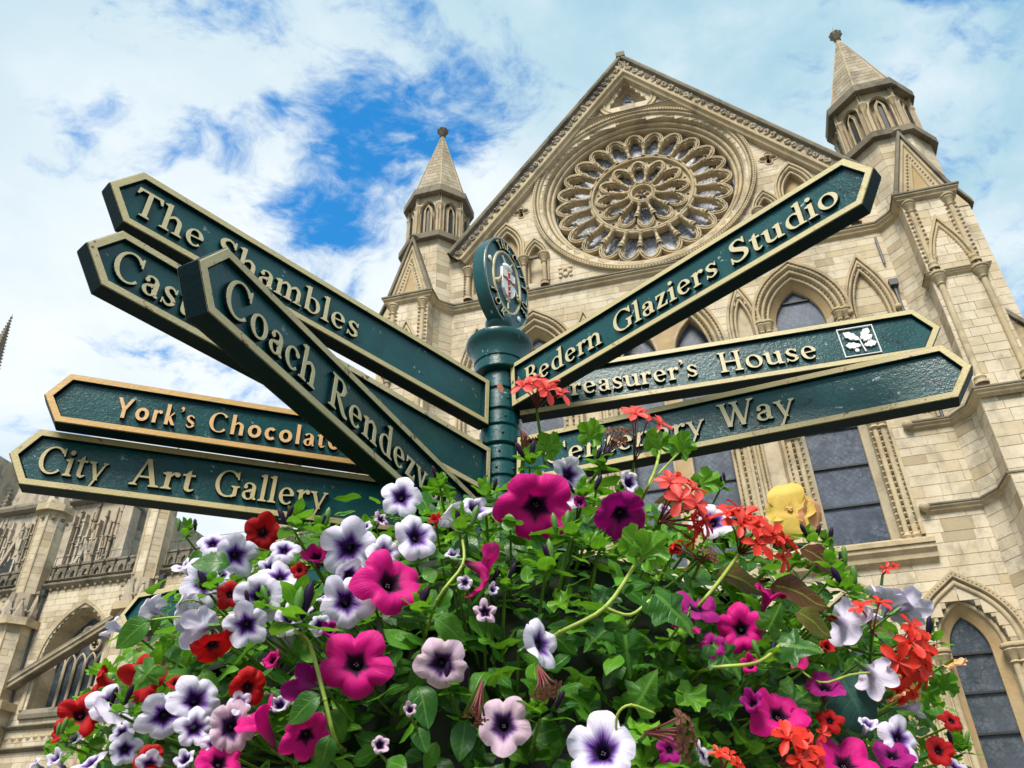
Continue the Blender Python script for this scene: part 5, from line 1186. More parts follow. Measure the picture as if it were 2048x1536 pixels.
BLOOMS=[('lilac_c', 'w', '', (-0.1922, 1.2531, 2.1247), (0.123, -0.992, -0.004), 0.0355), ('lilac_c', 'w', 'back', (-0.1029, 1.1908, 2.062), (-0.588, 0.118, 0.8), 0.0275),
 ('lilac_c', 'w', 'half', (-0.0631, 1.1866, 2.0669), (0.334, -0.856, 0.394), 0.0349), ('lilac_c', 'p', 'star', (-0.2129, 1.1947, 2.0565), (0.322, -0.912, 0.254), 0.0175),
 ('lilac_c', 'w', '', (-0.2525, 1.1565, 1.9912), (0.041, -0.969, -0.244), 0.0417), ('lilac_c', 'w', '', (-0.1941, 1.1334, 1.9716), (0.25, -0.951, -0.181), 0.0284),
 ('lilac_c', 'w', '', (-0.148, 1.1491, 2.0077), (0.243, -0.966, 0.086), 0.0426), ('lilac_c', 'w', '', (-0.2391, 1.1231, 1.9362), (0.301, -0.786, -0.54), 0.024), ('mag_a', 'w', '', (-0.2352, 1.1022, 1.8897), (0.329, -0.935, -0.13), 0.0376),
 ('lilac_a', 'w', '', (-0.3648, 1.2038, 2.0126), (0.31, -0.945, 0.105), 0.0246), ('lilac_a', 'w', '', (-0.4565, 1.2516, 2.0242), (0.354, -0.908, -0.223), 0.0357),
 ('lilac_a', 'w', '', (-0.4866, 1.2286, 1.9696), (0.347, -0.876, -0.335), 0.0401), ('lilac_a', 'w', 'half', (-0.5694, 1.3265, 2.0346), (-0.674, -0.637, 0.373), 0.0313),
 ('lilac_a', 'w', '', (-0.5548, 1.3911, 2.1079), (-0.057, -0.862, 0.503), 0.0286), ('lilac_a', 'w', '', (-0.3748, 1.1513, 1.9157), (0.188, -0.88, -0.436), 0.0356),
 ('lilac_a', 'w', '', (-0.3817, 1.1356, 1.8705), (0.31, -0.867, -0.392), 0.0345), ('lilac_a', 'w', '', (-0.3185, 1.1156, 1.8712), (0.041, -0.977, -0.208), 0.0239),
 ('lilac_a', 'w', '', (-0.3525, 1.1627, 1.9538), (0.277, -0.904, 0.326), 0.0295), ('lilac_a', 'w', 'back', (-0.6026, 1.3012, 1.9552), (-0.945, -0.098, 0.312), 0.0315),
 ('lilac_a', 'w', 'back', (-0.5165, 1.2269, 1.9253), (-0.915, 0.057, 0.399), 0.0305), ('lilac_a', 'w', 'back', (-0.4592, 1.1691, 1.8778), (-0.906, 0.401, -0.14), 0.0348),
 ('lilac_a', 'w', 'half', (-0.6569, 1.3136, 1.9287), (-0.896, -0.439, 0.067), 0.028), ('lilac_b', 'w', '', (-0.5806, 1.2081, 1.7864), (0.545, -0.804, 0.236), 0.0311),
 ('lilac_b', 'w', 'back', (-0.5718, 1.1971, 1.7677), (-0.43, 0.392, -0.814), 0.0306), ('lilac_b', 'w', '', (-0.4739, 1.147, 1.7531), (0.429, -0.855, -0.291), 0.0349),
 ('lilac_b', 'w', '', (-0.429, 1.1294, 1.7687), (0.537, -0.842, 0.052), 0.0367), ('lilac_b', 'w', '', (-0.4212, 1.1231, 1.731), (0.523, -0.811, -0.264), 0.0257),
 ('lilac_b', 'p', '', (-0.3681, 1.1037, 1.728), (0.089, -0.995, -0.049), 0.0319), ('lilac_b', 'w', 'back', (-0.5941, 1.2182, 1.7108), (-0.507, -0.56, 0.655), 0.0252),
 ('lilac_b', 'w', 'half', (-0.662, 1.2559, 1.7204), (-0.561, -0.683, 0.468), 0.0208), ('lilac_b', 'w', '', (-0.5283, 1.1718, 1.7163), (0.481, -0.875, -0.058), 0.0209),
 ('lilac_b', 'w', '', (-0.4805, 1.1483, 1.6932), (0.511, -0.716, -0.476), 0.0203), ('lilac_d', 'p', '', (-0.097, 1.0581, 1.7899), (0.137, -0.955, -0.263), 0.0325),
 ('lilac_d', 'p', 'star', (-0.0423, 1.0736, 1.8627), (0.135, -0.99, -0.04), 0.0209), ('lilac_d', 'w', '', (0.0329, 1.0635, 1.8149), (0.758, -0.644, -0.103), 0.0331),
 ('lilac_d', 'p', '', (-0.0192, 1.0502, 1.7136), (0.018, -0.98, -0.199), 0.0335), ('lilac_g', 'w', '', (0.0992, 1.0595, 1.6872), (-0.076, -0.996, 0.039), 0.0458),
 ('lilac_e', 'w', '', (0.1075, 1.385, 2.2311), (0.363, -0.927, -0.093), 0.0398), ('lilac_e', 'w', '', (0.0782, 1.2311, 2.1088), (-0.238, -0.939, 0.25), 0.0348),
 ('lilac_e', 'w', 'half', (0.2184, 1.3857, 2.2107), (0.422, -0.906, -0.039), 0.0316), ('lilac_e', 'w', 'half', (-0.0232, 1.1948, 2.077), (-0.68, -0.649, 0.341), 0.021),
 ('mag_c', 'w', '', (0.3389, 1.2796, 2.0801), (0.18, -0.984, 0.004), 0.0372), ('lilac_f', 'w', 'back', (0.7037, 1.5073, 2.0175), (0.434, -0.118, 0.893), 0.0464),
 ('lilac_f', 'w', 'back', (0.736, 1.4938, 1.9986), (0.953, 0.187, 0.239), 0.0437), ('lilac_f', 'w', 'back', (0.5026, 1.2319, 1.8829), (0.742, 0.515, -0.429), 0.0387),
 ('lilac_f', 'w', 'back', (0.5164, 1.2136, 1.8004), (0.549, 0.542, -0.636), 0.033), ('lilac_f', 'w', 'half', (0.5763, 1.2522, 1.7674), (0.995, -0.092, -0.039), 0.0227),
 ('lilac_f', 'w', '', (0.5298, 1.2166, 1.7188), (0.392, -0.914, 0.099), 0.031), ('lilac_f', 'w', '', (0.6307, 1.2905, 1.6944), (0.345, -0.85, 0.399), 0.021),
 ('lilac_g', 'w', 'back', (0.2232, 1.0829, 1.681), (-0.894, -0.05, -0.446), 0.0159), ('mag_b', 'm', '', (0.0345, 1.1914, 2.0697), (-0.204, -0.685, -0.699), 0.0601),
 ('mag_a', 'm', '', (-0.1743, 1.1046, 1.9204), (0.369, -0.852, 0.371), 0.0558), ('mag_a', 'm', 'half', (-0.3025, 1.1645, 1.9835), (0.223, -0.835, 0.503), 0.0276),
 ('mag_b', 'm', 'back', (-0.0392, 1.1014, 1.9305), (0.94, -0.205, -0.272), 0.0469), ('mag_a', 'm', '', (-0.2103, 1.0719, 1.7965), (0.204, -0.951, -0.234), 0.0471),
 ('mag_d', 'v', 'back', (-0.2774, 1.0814, 1.7706), (-0.943, 0.265, 0.201), 0.0322), ('mag_d', 'm', '', (-0.2633, 1.0745, 1.7086), (0.129, -0.851, -0.509), 0.0321),
 ('mag_d', 'm', 'half', (-0.3301, 1.0922, 1.7339), (-0.534, -0.55, 0.642), 0.043), ('mag_d', 'm', '', (-0.376, 1.1064, 1.6903), (0.202, -0.895, 0.398), 0.0327), ('mag_b', 'v', '', (0.1722, 1.2048, 2.0598), (-0.134, -0.671, -0.729), 0.0469),
 ('mag_c', 'v', '', (0.2517, 1.1211, 1.8799), (0.368, -0.686, 0.628), 0.035), ('mag_c', 'm', '', (0.3117, 1.1308, 1.8501), (-0.097, -0.964, -0.248), 0.0369), ('mag_c', 'm', 'half', (0.3759, 1.1817, 1.9149), (0.407, -0.591, 0.697), 0.0356),
 ('mag_c', 'm', '', (0.3405, 1.1212, 1.7366), (0.312, -0.867, 0.388), 0.0406), ('mag_c', 'v', 'half', (0.3036, 1.1084, 1.7468), (-0.423, -0.893, 0.152), 0.0223), ('mag_c', 'v', '', (0.4214, 1.161, 1.7795), (0.216, -0.846, 0.487), 0.0321),
 ('mag_c', 'm', 'back', (0.2284, 1.0963, 1.8398), (-0.434, 0.35, -0.83), 0.021), ('mag_c', 'm', '', (0.4243, 1.1578, 1.6842), (0.008, -0.911, 0.413), 0.0407), ('mag_c', 'v', '', (0.5073, 1.2026, 1.6995), (-0.023, -0.932, 0.361), 0.0283),
 ('mag_c', 'm', 'back', (0.4015, 1.1575, 1.8154), (0.685, 0.292, -0.667), 0.0217), ('red_a', 'r', '', (-0.4297, 1.2833, 2.0762), (0.372, -0.908, -0.191), 0.0327),
 ('red_a', 'r', '', (-0.6393, 1.2452, 1.7786), (0.313, -0.915, -0.256), 0.0334), ('red_a', 'r', 'half', (-0.6165, 1.24, 1.8248), (-0.885, -0.375, 0.276), 0.0301),
 ('red_a', 'r', '', (-0.537, 1.1879, 1.8101), (-0.302, -0.948, -0.099), 0.031), ('red_a', 'r', '', (-0.4261, 1.1435, 1.8422), (0.278, -0.338, -0.899), 0.0313), ('red_a', 'r', '', (-0.3543, 1.1036, 1.7764), (0.304, -0.894, -0.329), 0.0273),
 ('red_a', 'r', '', (-0.4291, 1.1812, 1.9335), (0.401, -0.91, -0.108), 0.0218), ('red_a', 'r', '', (0.6041, 1.2689, 1.7125), (-0.05, -0.997, -0.054), 0.0224), ('red_a', 'r', '', (-0.4823, 1.1489, 1.6999), (0.345, -0.937, 0.043), 0.0204),
 ('red_a', 'r', '', (-0.3214, 1.1551, 1.958), (0.236, -0.962, -0.139), 0.0139), ('red_a', 'r', 'half', (-0.1246, 1.1707, 2.0418), (0.065, -0.903, 0.425), 0.0163), ('red_a', 'r', '', (0.6599, 1.3189, 1.7626), (0.285, -0.929, 0.236), 0.0174),
 ('lilac_a', 'w', 'back', (-0.2758, 1.1257, 1.9056), (-0.386, -0.737, 0.554), 0.02), ('lilac_a', 'w', 'half', (-0.461, 1.2215, 1.9786), (0.411, -0.842, 0.349), 0.0188),
 ('lilac_a', 'w', '', (-0.3754, 1.1822, 1.9737), (0.255, -0.966, -0.041), 0.0199), ('lilac_a', 'w', 'half', (-0.2961, 1.1151, 1.8869), (0.533, -0.844, 0.062), 0.0189),
 ('lilac_a', 'w', '', (-0.2679, 1.0977, 1.856), (0.327, -0.898, -0.294), 0.0156), ('lilac_c', 'w', 'half', (-0.0914, 1.1164, 1.9609), (-0.196, -0.88, 0.432), 0.0174),
 ('lilac_d', 'w', '', (-0.0709, 1.0912, 1.9096), (0.059, -0.998, -0.035), 0.0123), ('lilac_d', 'w', 'half', (-0.0325, 1.0851, 1.8958), (0.274, -0.916, 0.292), 0.0136),
 ('lilac_c', 'w', 'half', (-0.2361, 1.1851, 2.038), (-0.132, -0.866, 0.482), 0.018), ('mag_b', 'v', 'half', (0.1079, 1.2177, 2.0897), (0.205, -0.975, 0.085), 0.0171),
 ('lilac_e', 'w', 'half', (0.2534, 1.2558, 2.0911), (0.282, -0.925, 0.255), 0.0193), ('lilac_b', 'w', 'half', (-0.3043, 1.0861, 1.7503), (-0.161, -0.955, 0.248), 0.0179),
 ('lilac_b', 'w', '', (-0.3618, 1.1038, 1.7584), (0.371, -0.928, -0.031), 0.0169), ('lilac_b', 'w', '', (-0.3868, 1.1098, 1.7087), (0.341, -0.859, -0.383), 0.0185),
 ('lilac_b', 'w', 'half', (-0.4273, 1.1253, 1.6944), (-0.112, -0.971, 0.21), 0.0186), ('lilac_b', 'w', '', (-0.5408, 1.1794, 1.74), (0.038, -0.981, -0.192), 0.017),
 ('lilac_b', 'w', 'half', (-0.632, 1.2357, 1.7427), (-0.596, -0.756, 0.272), 0.0163), ('mag_c', 'r', 'half', (0.4464, 1.1867, 1.8376), (0.211, -0.961, 0.178), 0.0172),
 ('mag_c', 'm', 'half', (0.3116, 1.1178, 1.7968), (-0.025, -0.933, 0.36), 0.0188), ('mag_c', 'v', '', (0.263, 1.1069, 1.8212), (-0.375, -0.927, 0.034), 0.0175),
 ('mag_c', 'm', 'half', (0.368, 1.1319, 1.7291), (0.192, -0.904, 0.381), 0.0204), ('lilac_f', 'w', 'half', (0.4753, 1.1843, 1.7316), (0.329, -0.917, 0.225), 0.0213),
 ('mag_c', 'r', '', (0.4146, 1.153, 1.7326), (-0.073, -0.997, 0.015), 0.0166), ('lilac_f', 'w', 'back', (0.694, 1.4153, 1.9133), (0.987, -0.028, -0.158), 0.0224),
 ('lilac_f', 'w', 'back', (0.5844, 1.3281, 1.9339), (0.45, -0.249, 0.857), 0.0215), ('mag_d', 'm', 'half', (-0.3268, 1.1014, 1.8114), (-0.156, -0.963, 0.22), 0.0194),
 ('mag_d', 'v', 'half', (-0.2521, 1.0915, 1.847), (-0.059, -0.997, -0.05), 0.0168), ('lilac_g', 'v', '', (0.1838, 1.0742, 1.686), (-0.046, -0.999, 0.012), 0.0159),
 ('lilac_d', 'p', 'half', (-0.1685, 1.0584, 1.6953), (0.248, -0.968, 0.022), 0.0157), ('lilac_d', 'p', 'half', (-0.1338, 1.055, 1.7341), (-0.125, -0.985, 0.117), 0.0128),
 ('lilac_b', 'w', 'half', (-0.7115, 1.295, 1.721), (-0.616, -0.675, 0.406), 0.0168), ('red_a', 'r', 'half', (-0.4722, 1.1527, 1.798), (-0.089, -0.965, 0.246), 0.0165),
 ('red_a', 'r', 'half', (-0.6711, 1.2653, 1.7557), (-0.593, -0.758, 0.272), 0.019)]
HEADS=[('ger_a', 'coral', (0.0449, 1.2868, 2.3174), (0.0539, 1.251, 2.3494), 0.0506, 8, (0.0651, 1.4495, 2.2809)), ('ger_a', 'coral', (0.2401, 1.4323, 2.2789), (0.2646, 1.3661, 2.3603), 0.0598, 5, (0.2309, 1.4983, 2.2459)),
 ('ger_a', 'dried', (0.1757, 1.4115, 2.2802), (0.2099, 1.3659, 2.3266), 0.0335, 9, (0.1546, 1.4833, 2.2626)), ('ger_a', 'dried', (0.0165, 1.3459, 2.3077), (0.034, 1.3477, 2.2806), 0.027, 7, (0.0124, 1.4852, 2.2724)),
 ('ger_b', 'coral', (0.2249, 1.1875, 2.0352), (0.2778, 1.1468, 2.0686), 0.0583, 10, (0.2385, 1.4062, 2.0925)), ('ger_b', 'scarlet', (0.3471, 1.1972, 1.9865), (0.3807, 1.1585, 2.0211), 0.0683, 13, (0.2988, 1.3011, 1.9424)),
 ('ger_b', 'scarlet', (0.2752, 1.1548, 1.961), (0.2384, 1.1419, 1.9802), 0.0149, 2, (0.244, 1.2955, 1.9667)), ('ger_b', 'dried', (0.2738, 1.1515, 1.9558), (0.2869, 1.1279, 1.9732), 0.0186, 5, (0.2565, 1.2872, 1.9468)),
 ('ger_b', 'scarlet', (0.2277, 1.1783, 2.036), (0.2841, 1.1635, 2.0113), 0.0266, 4, (0.2385, 1.4062, 2.0925)), ('ger_c', 'scarlet', (0.551, 1.2512, 1.8446), (0.5903, 1.2259, 1.8207), 0.0634, 14, (0.597, 1.5, 1.9305)),
 ('ger_c', 'scarlet', (0.5319, 1.2242, 1.8654), (0.5368, 1.1973, 1.9003), 0.0329, 2, (0.651, 1.5427, 1.9054)), ('ger_c', 'scarlet', (0.6944, 1.4859, 2.0561), (0.6994, 1.4651, 2.0676), 0.0208, 2, (0.6984, 1.5279, 2.0321)),
 ('ger_d', 'scarlet', (0.3231, 1.1048, 1.6715), (0.3514, 1.0813, 1.6841), 0.0397, 10, (0.3607, 1.2638, 1.6518)), ('ger_d', 'scarlet', (0.2408, 1.0806, 1.6526), (0.2499, 1.0625, 1.676), 0.0217, 4, (0.2694, 1.2266, 1.6488)),
 ('ger_d', 'dried', (0.1489, 1.0282, 1.6976), (0.1937, 1.0065, 1.7062), 0.0295, 8, (0.1473, 1.1887, 1.7194)), ('ger_d', 'dried', (0.0246, 1.0279, 1.7781), (0.0369, 1.022, 1.7513), 0.0198, 9, (0.0365, 1.1935, 1.8441)),
 ('ger_d', 'dried', (-0.0432, 1.0237, 1.7603), (-0.0518, 1.0194, 1.7248), 0.0159, 6, (-0.0765, 1.1723, 1.7459)), ('ger_d', 'scarlet', (0.3843, 1.1118, 1.7125), (0.3893, 1.0972, 1.7125), 0.0166, 1, (0.4086, 1.2841, 1.7188))]
BEGS=[('beg_a', 'y', (0.5302, 1.4378, 2.1716), (-0.363, -0.93, -0.05), 0.0568), ('beg_a', 'k', (0.5634, 1.4383, 2.1554), (0.456, -0.857, -0.242), 0.0412), ('beg_a', 'k', (0.561, 1.4528, 2.1517), (-0.271, -0.23, -0.935), 0.0193),
 ('beg_a', 'k', (0.755, 1.4423, 1.8829), (0.327, 0.278, -0.903), 0.0285), ('beg_a', 'R', (0.2401, 1.1561, 1.9822), (-0.071, -0.791, -0.607), 0.0173), ('beg_a', 'k', (0.5369, 1.2145, 1.7768), (0.336, 0.031, -0.941), 0.0214),
 ('beg_a', 'y', (0.5791, 1.2451, 1.7867), (0.173, -0.98, 0.103), 0.0146), ('beg_a', 'R', (0.4738, 1.2098, 1.8921), (-0.325, -0.375, -0.868), 0.0128)]
LEAVES=[('ivy_a', 'ivy', (0.1877, 1.0728, 1.8798), (0.685, 0.105, -0.721), (0.396, -0.927, 0.175), 0.066), ('ivy_a', 'ivy', (0.263, 1.1069, 1.8212), (0.618, 0.058, -0.784), (0.154, -0.933, 0.218), 0.0499),
 ('ger_a', 'geraniumB', (0.2824, 1.3704, 2.2714), (-0.366, -0.33, 0.698), (-0.012, -0.937, 0.156), 0.048), ('ger_a', 'geraniumB', (0.3176, 1.3682, 2.2638), (0.152, -0.272, 0.415), (0.313, -0.761, 0.251), 0.048),
 ('ger_a', 'geraniumB', (0.1733, 1.0717, 1.9369), (-0.316, -0.299, 0.812), (0.091, -1.011, 0.111), 0.048), ('ger_a', 'geraniumB', (0.1761, 1.0703, 1.9326), (0.374, -0.215, 0.363), (0.287, -0.954, 0.028), 0.048),
 ('ger_a', 'geraniumB', (0.0592, 1.3325, 2.2496), (0.303, -0.25, 0.41), (-0.015, -0.947, 0.153), 0.048), ('ger_a', 'geraniumB', (0.1489, 1.3662, 2.2943), (0.113, -0.265, 0.426), (-0.265, -0.972, 0.016), 0.048),
 ('ger_b', 'geraniumB', (0.3665, 1.4423, 2.2312), (0.398, -0.171, 0.132), (-0.193, -0.952, -0.149), 0.048), ('beg_a', 'bronze', (0.4969, 1.3432, 2.051), (0.871, -0.163, -0.464), (-0.078, -0.797, 0.678), 0.0839),
 ('beg_a', 'bronze', (0.3831, 1.1925, 1.9302), (0.942, -0.264, -0.207), (-0.082, -0.849, 0.672), 0.0844), ('beg_a', 'bronze', (0.3941, 1.1389, 1.8737), (0.856, -0.159, -0.491), (-0.123, -0.912, 0.611), 0.0553),
 ('beg_a', 'bronze', (0.3529, 1.4872, 2.2209), (-0.975, 0.113, 0.189), (-0.244, -0.8, 0.661), 0.0795), ('beg_a', 'bronze', (0.3169, 1.2452, 1.9715), (0.961, -0.21, -0.179), (-0.051, -0.807, 0.682), 0.0835),
 ('beg_a', 'blue', (0.4738, 1.2312, 1.8172), (0.266, 0.107, -0.958), (0.086, -0.812, -0.217), 0.0918), ('ivy_a', 'ivy', (0.3403, 1.1059, 1.8396), (0.498, -0.406, 0.767), (0.052, -0.991, -0.01), 0.0378),
 ('ivy_a', 'ivy', (0.3531, 1.1056, 1.8191), (0.94, -0.258, -0.225), (-0.025, -1.014, 0.198), 0.0503), ('ivy_a', 'ivy', (0.1205, 1.1118, 1.8459), (-0.742, 0.256, -0.62), (-0.187, -1.025, -0.016), 0.0382),
 ('ivy_a', 'ivy', (0.1507, 1.138, 1.8465), (0.066, 0.261, -0.963), (-0.107, -1.023, -0.012), 0.0528), ('lilac_d', 'oval', (-0.0867, 1.075, 1.8932), (-0.773, 0.149, -0.617), (-0.132, -0.976, 0.06), 0.0305),
 ('lilac_d', 'oval', (-0.108, 1.0624, 1.8516), (0.823, 0.231, -0.519), (-0.015, -0.982, 0.082), 0.0519), ('mag_a', 'oval', (-0.1242, 1.1131, 1.8041), (-0.524, 0.154, -0.838), (0.109, -1.015, -0.179), 0.0365),
 ('mag_d', 'oval', (-0.2441, 1.0416, 1.7509), (-0.796, -0.064, -0.603), (-0.094, -1.025, 0.048), 0.0481), ('mag_d', 'oval', (-0.2279, 1.0471, 1.7055), (-0.222, 0.123, -0.967), (0.211, -1.016, -0.106), 0.039),
 ('mag_d', 'oval', (-0.2515, 1.125, 1.7517), (0.548, 0.279, -0.789), (0.215, -1.01, -0.131), 0.0443), ('red_a', 'ivy', (-0.4978, 1.1354, 1.8174), (-0.56, -0.032, -0.828), (0.154, -0.913, -0.055), 0.0398),
 ('lilac_a', 'oval', (-0.5505, 1.2037, 1.9031), (-0.735, -0.138, -0.664), (0.164, -0.954, -0.011), 0.0584), ('lilac_a', 'oval', (-0.5341, 1.1967, 1.9081), (-0.419, 0.11, -0.901), (0.158, -1.012, 0.066), 0.0255),
 ('lilac_a', 'oval', (-0.5209, 1.2726, 2.0386), (-0.828, -0.117, -0.548), (0.123, -0.946, -0.077), 0.0254), ('lilac_a', 'oval', (-0.4264, 1.1522, 1.9669), (-0.916, -0.394, 0.077), (0.039, -0.953, 0.251), 0.0542)]
STEMS=[('ger_a', [(0.038, 1.2307, 1.8622), (0.0566, 1.0689, 1.8304), (0.1178, 1.0642, 1.8611), (0.1674, 1.0882, 1.929), (0.1769, 1.0726, 1.9372)], 0.006),
 ('ger_a', [(0.1178, 1.0642, 1.8611), (0.1504, 1.0667, 1.8511), (0.1794, 1.0682, 1.8714)], 0.0045), ('ivy_a', [(0.2549, 1.2416, 1.817), (0.26, 1.0997, 1.7897), (0.3164, 1.0977, 1.7945), (0.3531, 1.1056, 1.8191)], 0.005),
 ('ger_b', [(0.2712, 1.307, 1.9121), (0.2581, 1.1239, 1.8822), (0.2933, 1.129, 1.9199), (0.3471, 1.1972, 1.9865)], 0.0055),
 ('ger_a', [(0.2502, 1.5546, 2.2218), (0.2133, 1.199, 2.0962), (0.2383, 1.2196, 2.1481), (0.2827, 1.3731, 2.2707)], 0.0055), ('ger_a', [(0.2133, 1.199, 2.0962), (0.2433, 1.2292, 2.1436), (0.3176, 1.3682, 2.2638)], 0.004),
 ('mag_d', [(-0.2432, 1.2239, 1.7202), (-0.2277, 1.0775, 1.7056), (-0.2393, 1.0505, 1.7469), (-0.2677, 1.0562, 1.8168), (-0.2793, 1.0188, 1.8235)], 0.0055),
 ('lilac_d', [(-0.1426, 1.207, 1.8442), (-0.1075, 1.0825, 1.8823), (-0.074, 1.0795, 1.9306), (-0.0754, 1.0899, 1.9724)], 0.0045),
 ('lilac_a', [(-0.4905, 1.3452, 1.9565), (-0.4683, 1.1832, 1.9008), (-0.5032, 1.162, 1.8923), (-0.5505, 1.2037, 1.9031)], 0.0028), ('lilac_a', [(-0.4905, 1.3452, 1.9565), (-0.4895, 1.1956, 1.9298), (-0.5273, 1.2276, 1.93)], 0.0028),
 ('ger_d', [(0.1427, 1.1981, 1.696), (0.1218, 1.0825, 1.7), (0.1209, 1.0521, 1.7229), (0.1376, 1.045, 1.7326), (0.1682, 1.0604, 1.7249)], 0.0035),
 ('lilac_f', [(0.4311, 1.2964, 1.8429), (0.4142, 1.158, 1.7822), (0.4642, 1.1746, 1.7956), (0.503, 1.1986, 1.8045)], 0.0035)]
SHOOTS=[('lilac_a', (-0.6273, 1.4407, 2.1408), 0.03), ('lilac_c', (-0.33, 1.1314, 2.0078), 0.038), ('lilac_c', (-0.308, 1.1956, 2.0272), 0.03), ('lilac_e', (0.0288, 1.2707, 2.1852), 0.034), ('lilac_e', (0.081, 1.1244, 1.984), 0.032),
 ('lilac_c', (-0.0796, 1.0959, 1.9828), 0.034), ('mag_b', (-0.0472, 1.1886, 2.0834), 0.03), ('mag_d', (-0.2796, 1.0192, 1.8249), 0.05), ('lilac_b', (-0.5327, 1.1423, 1.7545), 0.026), ('lilac_f', (0.5293, 1.3003, 1.9883), 0.036),
 ('lilac_f', (0.5231, 1.2656, 1.9419), 0.038), ('lilac_f', (0.668, 1.3183, 1.8756), 0.03), ('lilac_e', (0.1555, 1.302, 2.1941), 0.034), ('ger_b', (0.5279, 1.3734, 2.0724), 0.03), ('beg_a', (0.6057, 1.4938, 2.1116), 0.03),
 ('lilac_g', (0.026, 1.052, 1.7189), 0.034), ('lilac_d', (-0.0156, 1.1095, 1.9043), 0.03), ('mag_c', (0.3399, 1.1275, 1.7923), 0.036), ('lilac_b', (-0.641, 1.2292, 1.735), 0.026), ('red_a', (-0.4664, 1.2009, 1.939), 0.03),
 ('lilac_e', (0.1132, 1.2267, 2.0985), 0.03), ('ger_b', (0.4041, 1.4425, 2.2195), 0.026), ('lilac_f', (0.655, 1.3108, 1.7121), 0.028), ('lilac_c', (-0.1258, 1.2411, 2.1342), 0.022), ('lilac_a', (-0.3697, 1.1509, 1.8932), 0.03),
 ('mag_a', (-0.1305, 1.0861, 1.8564), 0.036), ('lilac_e', (0.042, 1.1242, 1.9308), 0.036), ('lilac_e', (0.1233, 1.1567, 1.9729), 0.032), ('lilac_d', (-0.084, 1.0834, 1.7577), 0.03)]
# ---------------------------------------------------------------- flower planter ring round the post
EC = Vector((PX, 2.1, CAMZ+.21)); EA, EB = 1.0, .69
PLT = root_empty('planter', 'round moss lined hanging planter fixed to the post beneath the signs', 'planter', (PX, 2.1, 0))
b = MB(lambda u, v, w: (u, w, v)); zc = EC.z
b.lathe(0, 0, [(.0, zc-.62), (.35, zc-.58), (.60, zc-.42), (.74, zc-.2), (.80, zc), (.76, zc+.2), (.62, zc+.38), (.40, zc+.50), (.15, zc+.55), (.0, zc+.56)], 40)
random.seed(5)
b.v = [(x*(1+random.uniform(-.03, .03)), y*(1+random.uniform(-.03, .03)), z+random.uniform(-.02, .02)) for x, y, z in b.v]
b.build('dark_moss_core', 'moss', PLT, smooth=True)  # moss core, its near-black colour paints the shade between leaves
for k in range(10):
    a = math.pi*k/5; b = MB(); b.tube([(math.cos(a)*.81, math.sin(a)*.81, zc), (math.cos(a)*.72, math.sin(a)*.72, zc-.28), (math.cos(a)*.36, math.sin(a)*.36, zc-.60), (math.cos(a)*.05, math.sin(a)*.05, zc-.64)], .008, 6); b.build('hayrack_bar', 'dark', PLT)
b = MB(lambda u, v, w: (u, w, v)); b.lathe(0, 0, [(.82, zc-.01), (.83, zc-.01), (.83, zc+.01), (.82, zc+.01), (.82, zc-.01)], 40); b.build('rim_hoop', 'dark', PLT)

# ---- bloom and leaf meshes
def uvm(mb): mb.uv = []; return mb
def petunia_mesh(kind, seed, spread=1.0, star=0.0):
    rg = random.Random(seed); nr, na = 13, 50; b = MB(); b.uv = []
    ph = [rg.uniform(-1, 1) for _ in range(5)]; tilt = [rg.uniform(-.34, .20) for _ in range(5)]; ln = [rg.uniform(.88, 1.10) for _ in range(5)]
    rf = [rg.uniform(0, 6.28) for _ in range(3)]
    for i in range(nr+1):
        t = i/nr
        for k in range(na):
            th = 2*math.pi*k/na; s5 = abs(math.cos(2.5*th)); pk = int((th/(2*math.pi)*5)+.5) % 5
            sm = s5
            if t < .38: u_ = t/.38; r = .075+.14*u_**1.6; z = -1.05+.85*u_
            else:
                u_ = (t-.38)/.62; lob = (1-(.20+.30*star)*(1-sm**.5))*(1+(ln[pk]-1)*sm)*(1+(.05+.06*star)*sm**8)
                r = .215+(lob*spread-.215)*u_**.95
                z = -.20+.42*math.sin(u_*1.5)-.24*u_*u_*(1+.5*ph[pk]*sm)+tilt[pk]*u_*u_*sm+.035*u_*math.sin(11*th+rf[0])*u_+.07*u_*u_*math.sin(5*th+rf[1])+.05*u_*u_*math.sin(2*th+rf[2])-(1-sm)**1.5*.16*u_
                z += -.05*u_*(1-abs(2*((th/(2*math.pi)*5+.5) % 1)-1))**6*(1-.5*u_)
            b.v.append((r*math.cos(th), r*math.sin(th), z)); b.uv.append((th/(2*math.pi)*5+.5, t))
    for i in range(nr):
        for k in range(na):
            b.fc.append((i*na+k, (i+1)*na+k, (i+1)*na+(k+1) % na, i*na+(k+1) % na)); b.tn.append(0)
    me = b.mesh('bloom', kind, True, False); ul = me.uv_layers[0].data      # last column: carry u on instead of wrapping back
    for i in range(nr):
        p_ = me.polygons[i*na+na-1]
        for li in p_.loop_indices:
            if me.loops[li].vertex_index % na == 0: ul[li].uv = (5.5, ul[li].uv[1])
    return me
def calyx_mesh():
    b = MB(lambda u, v, w: (u, v, w)); 
    for k in range(5):
        a = 2*math.pi*k/5; c, s_ = math.cos(a), math.sin(a)
        b.add([(c*.04-s_*.05, s_*.04+c*.05, -1.08), (c*.04+s_*.05, s_*.04-c*.05, -1.08), (c*.15+s_*.06, s_*.15-c*.06, -.82), (c*.26, s_*.26, -.55), (c*.15-s_*.06, s_*.15+c*.06, -.82)], [(0, 1, 2, 4), (4, 2, 3)])
    b.tube([(0, 0, -1.25), (0, 0, -1.12), (0, 0, -1.0)], [.035, .075, .09], 7)
    return b.mesh('calyx', 'sepal', True)
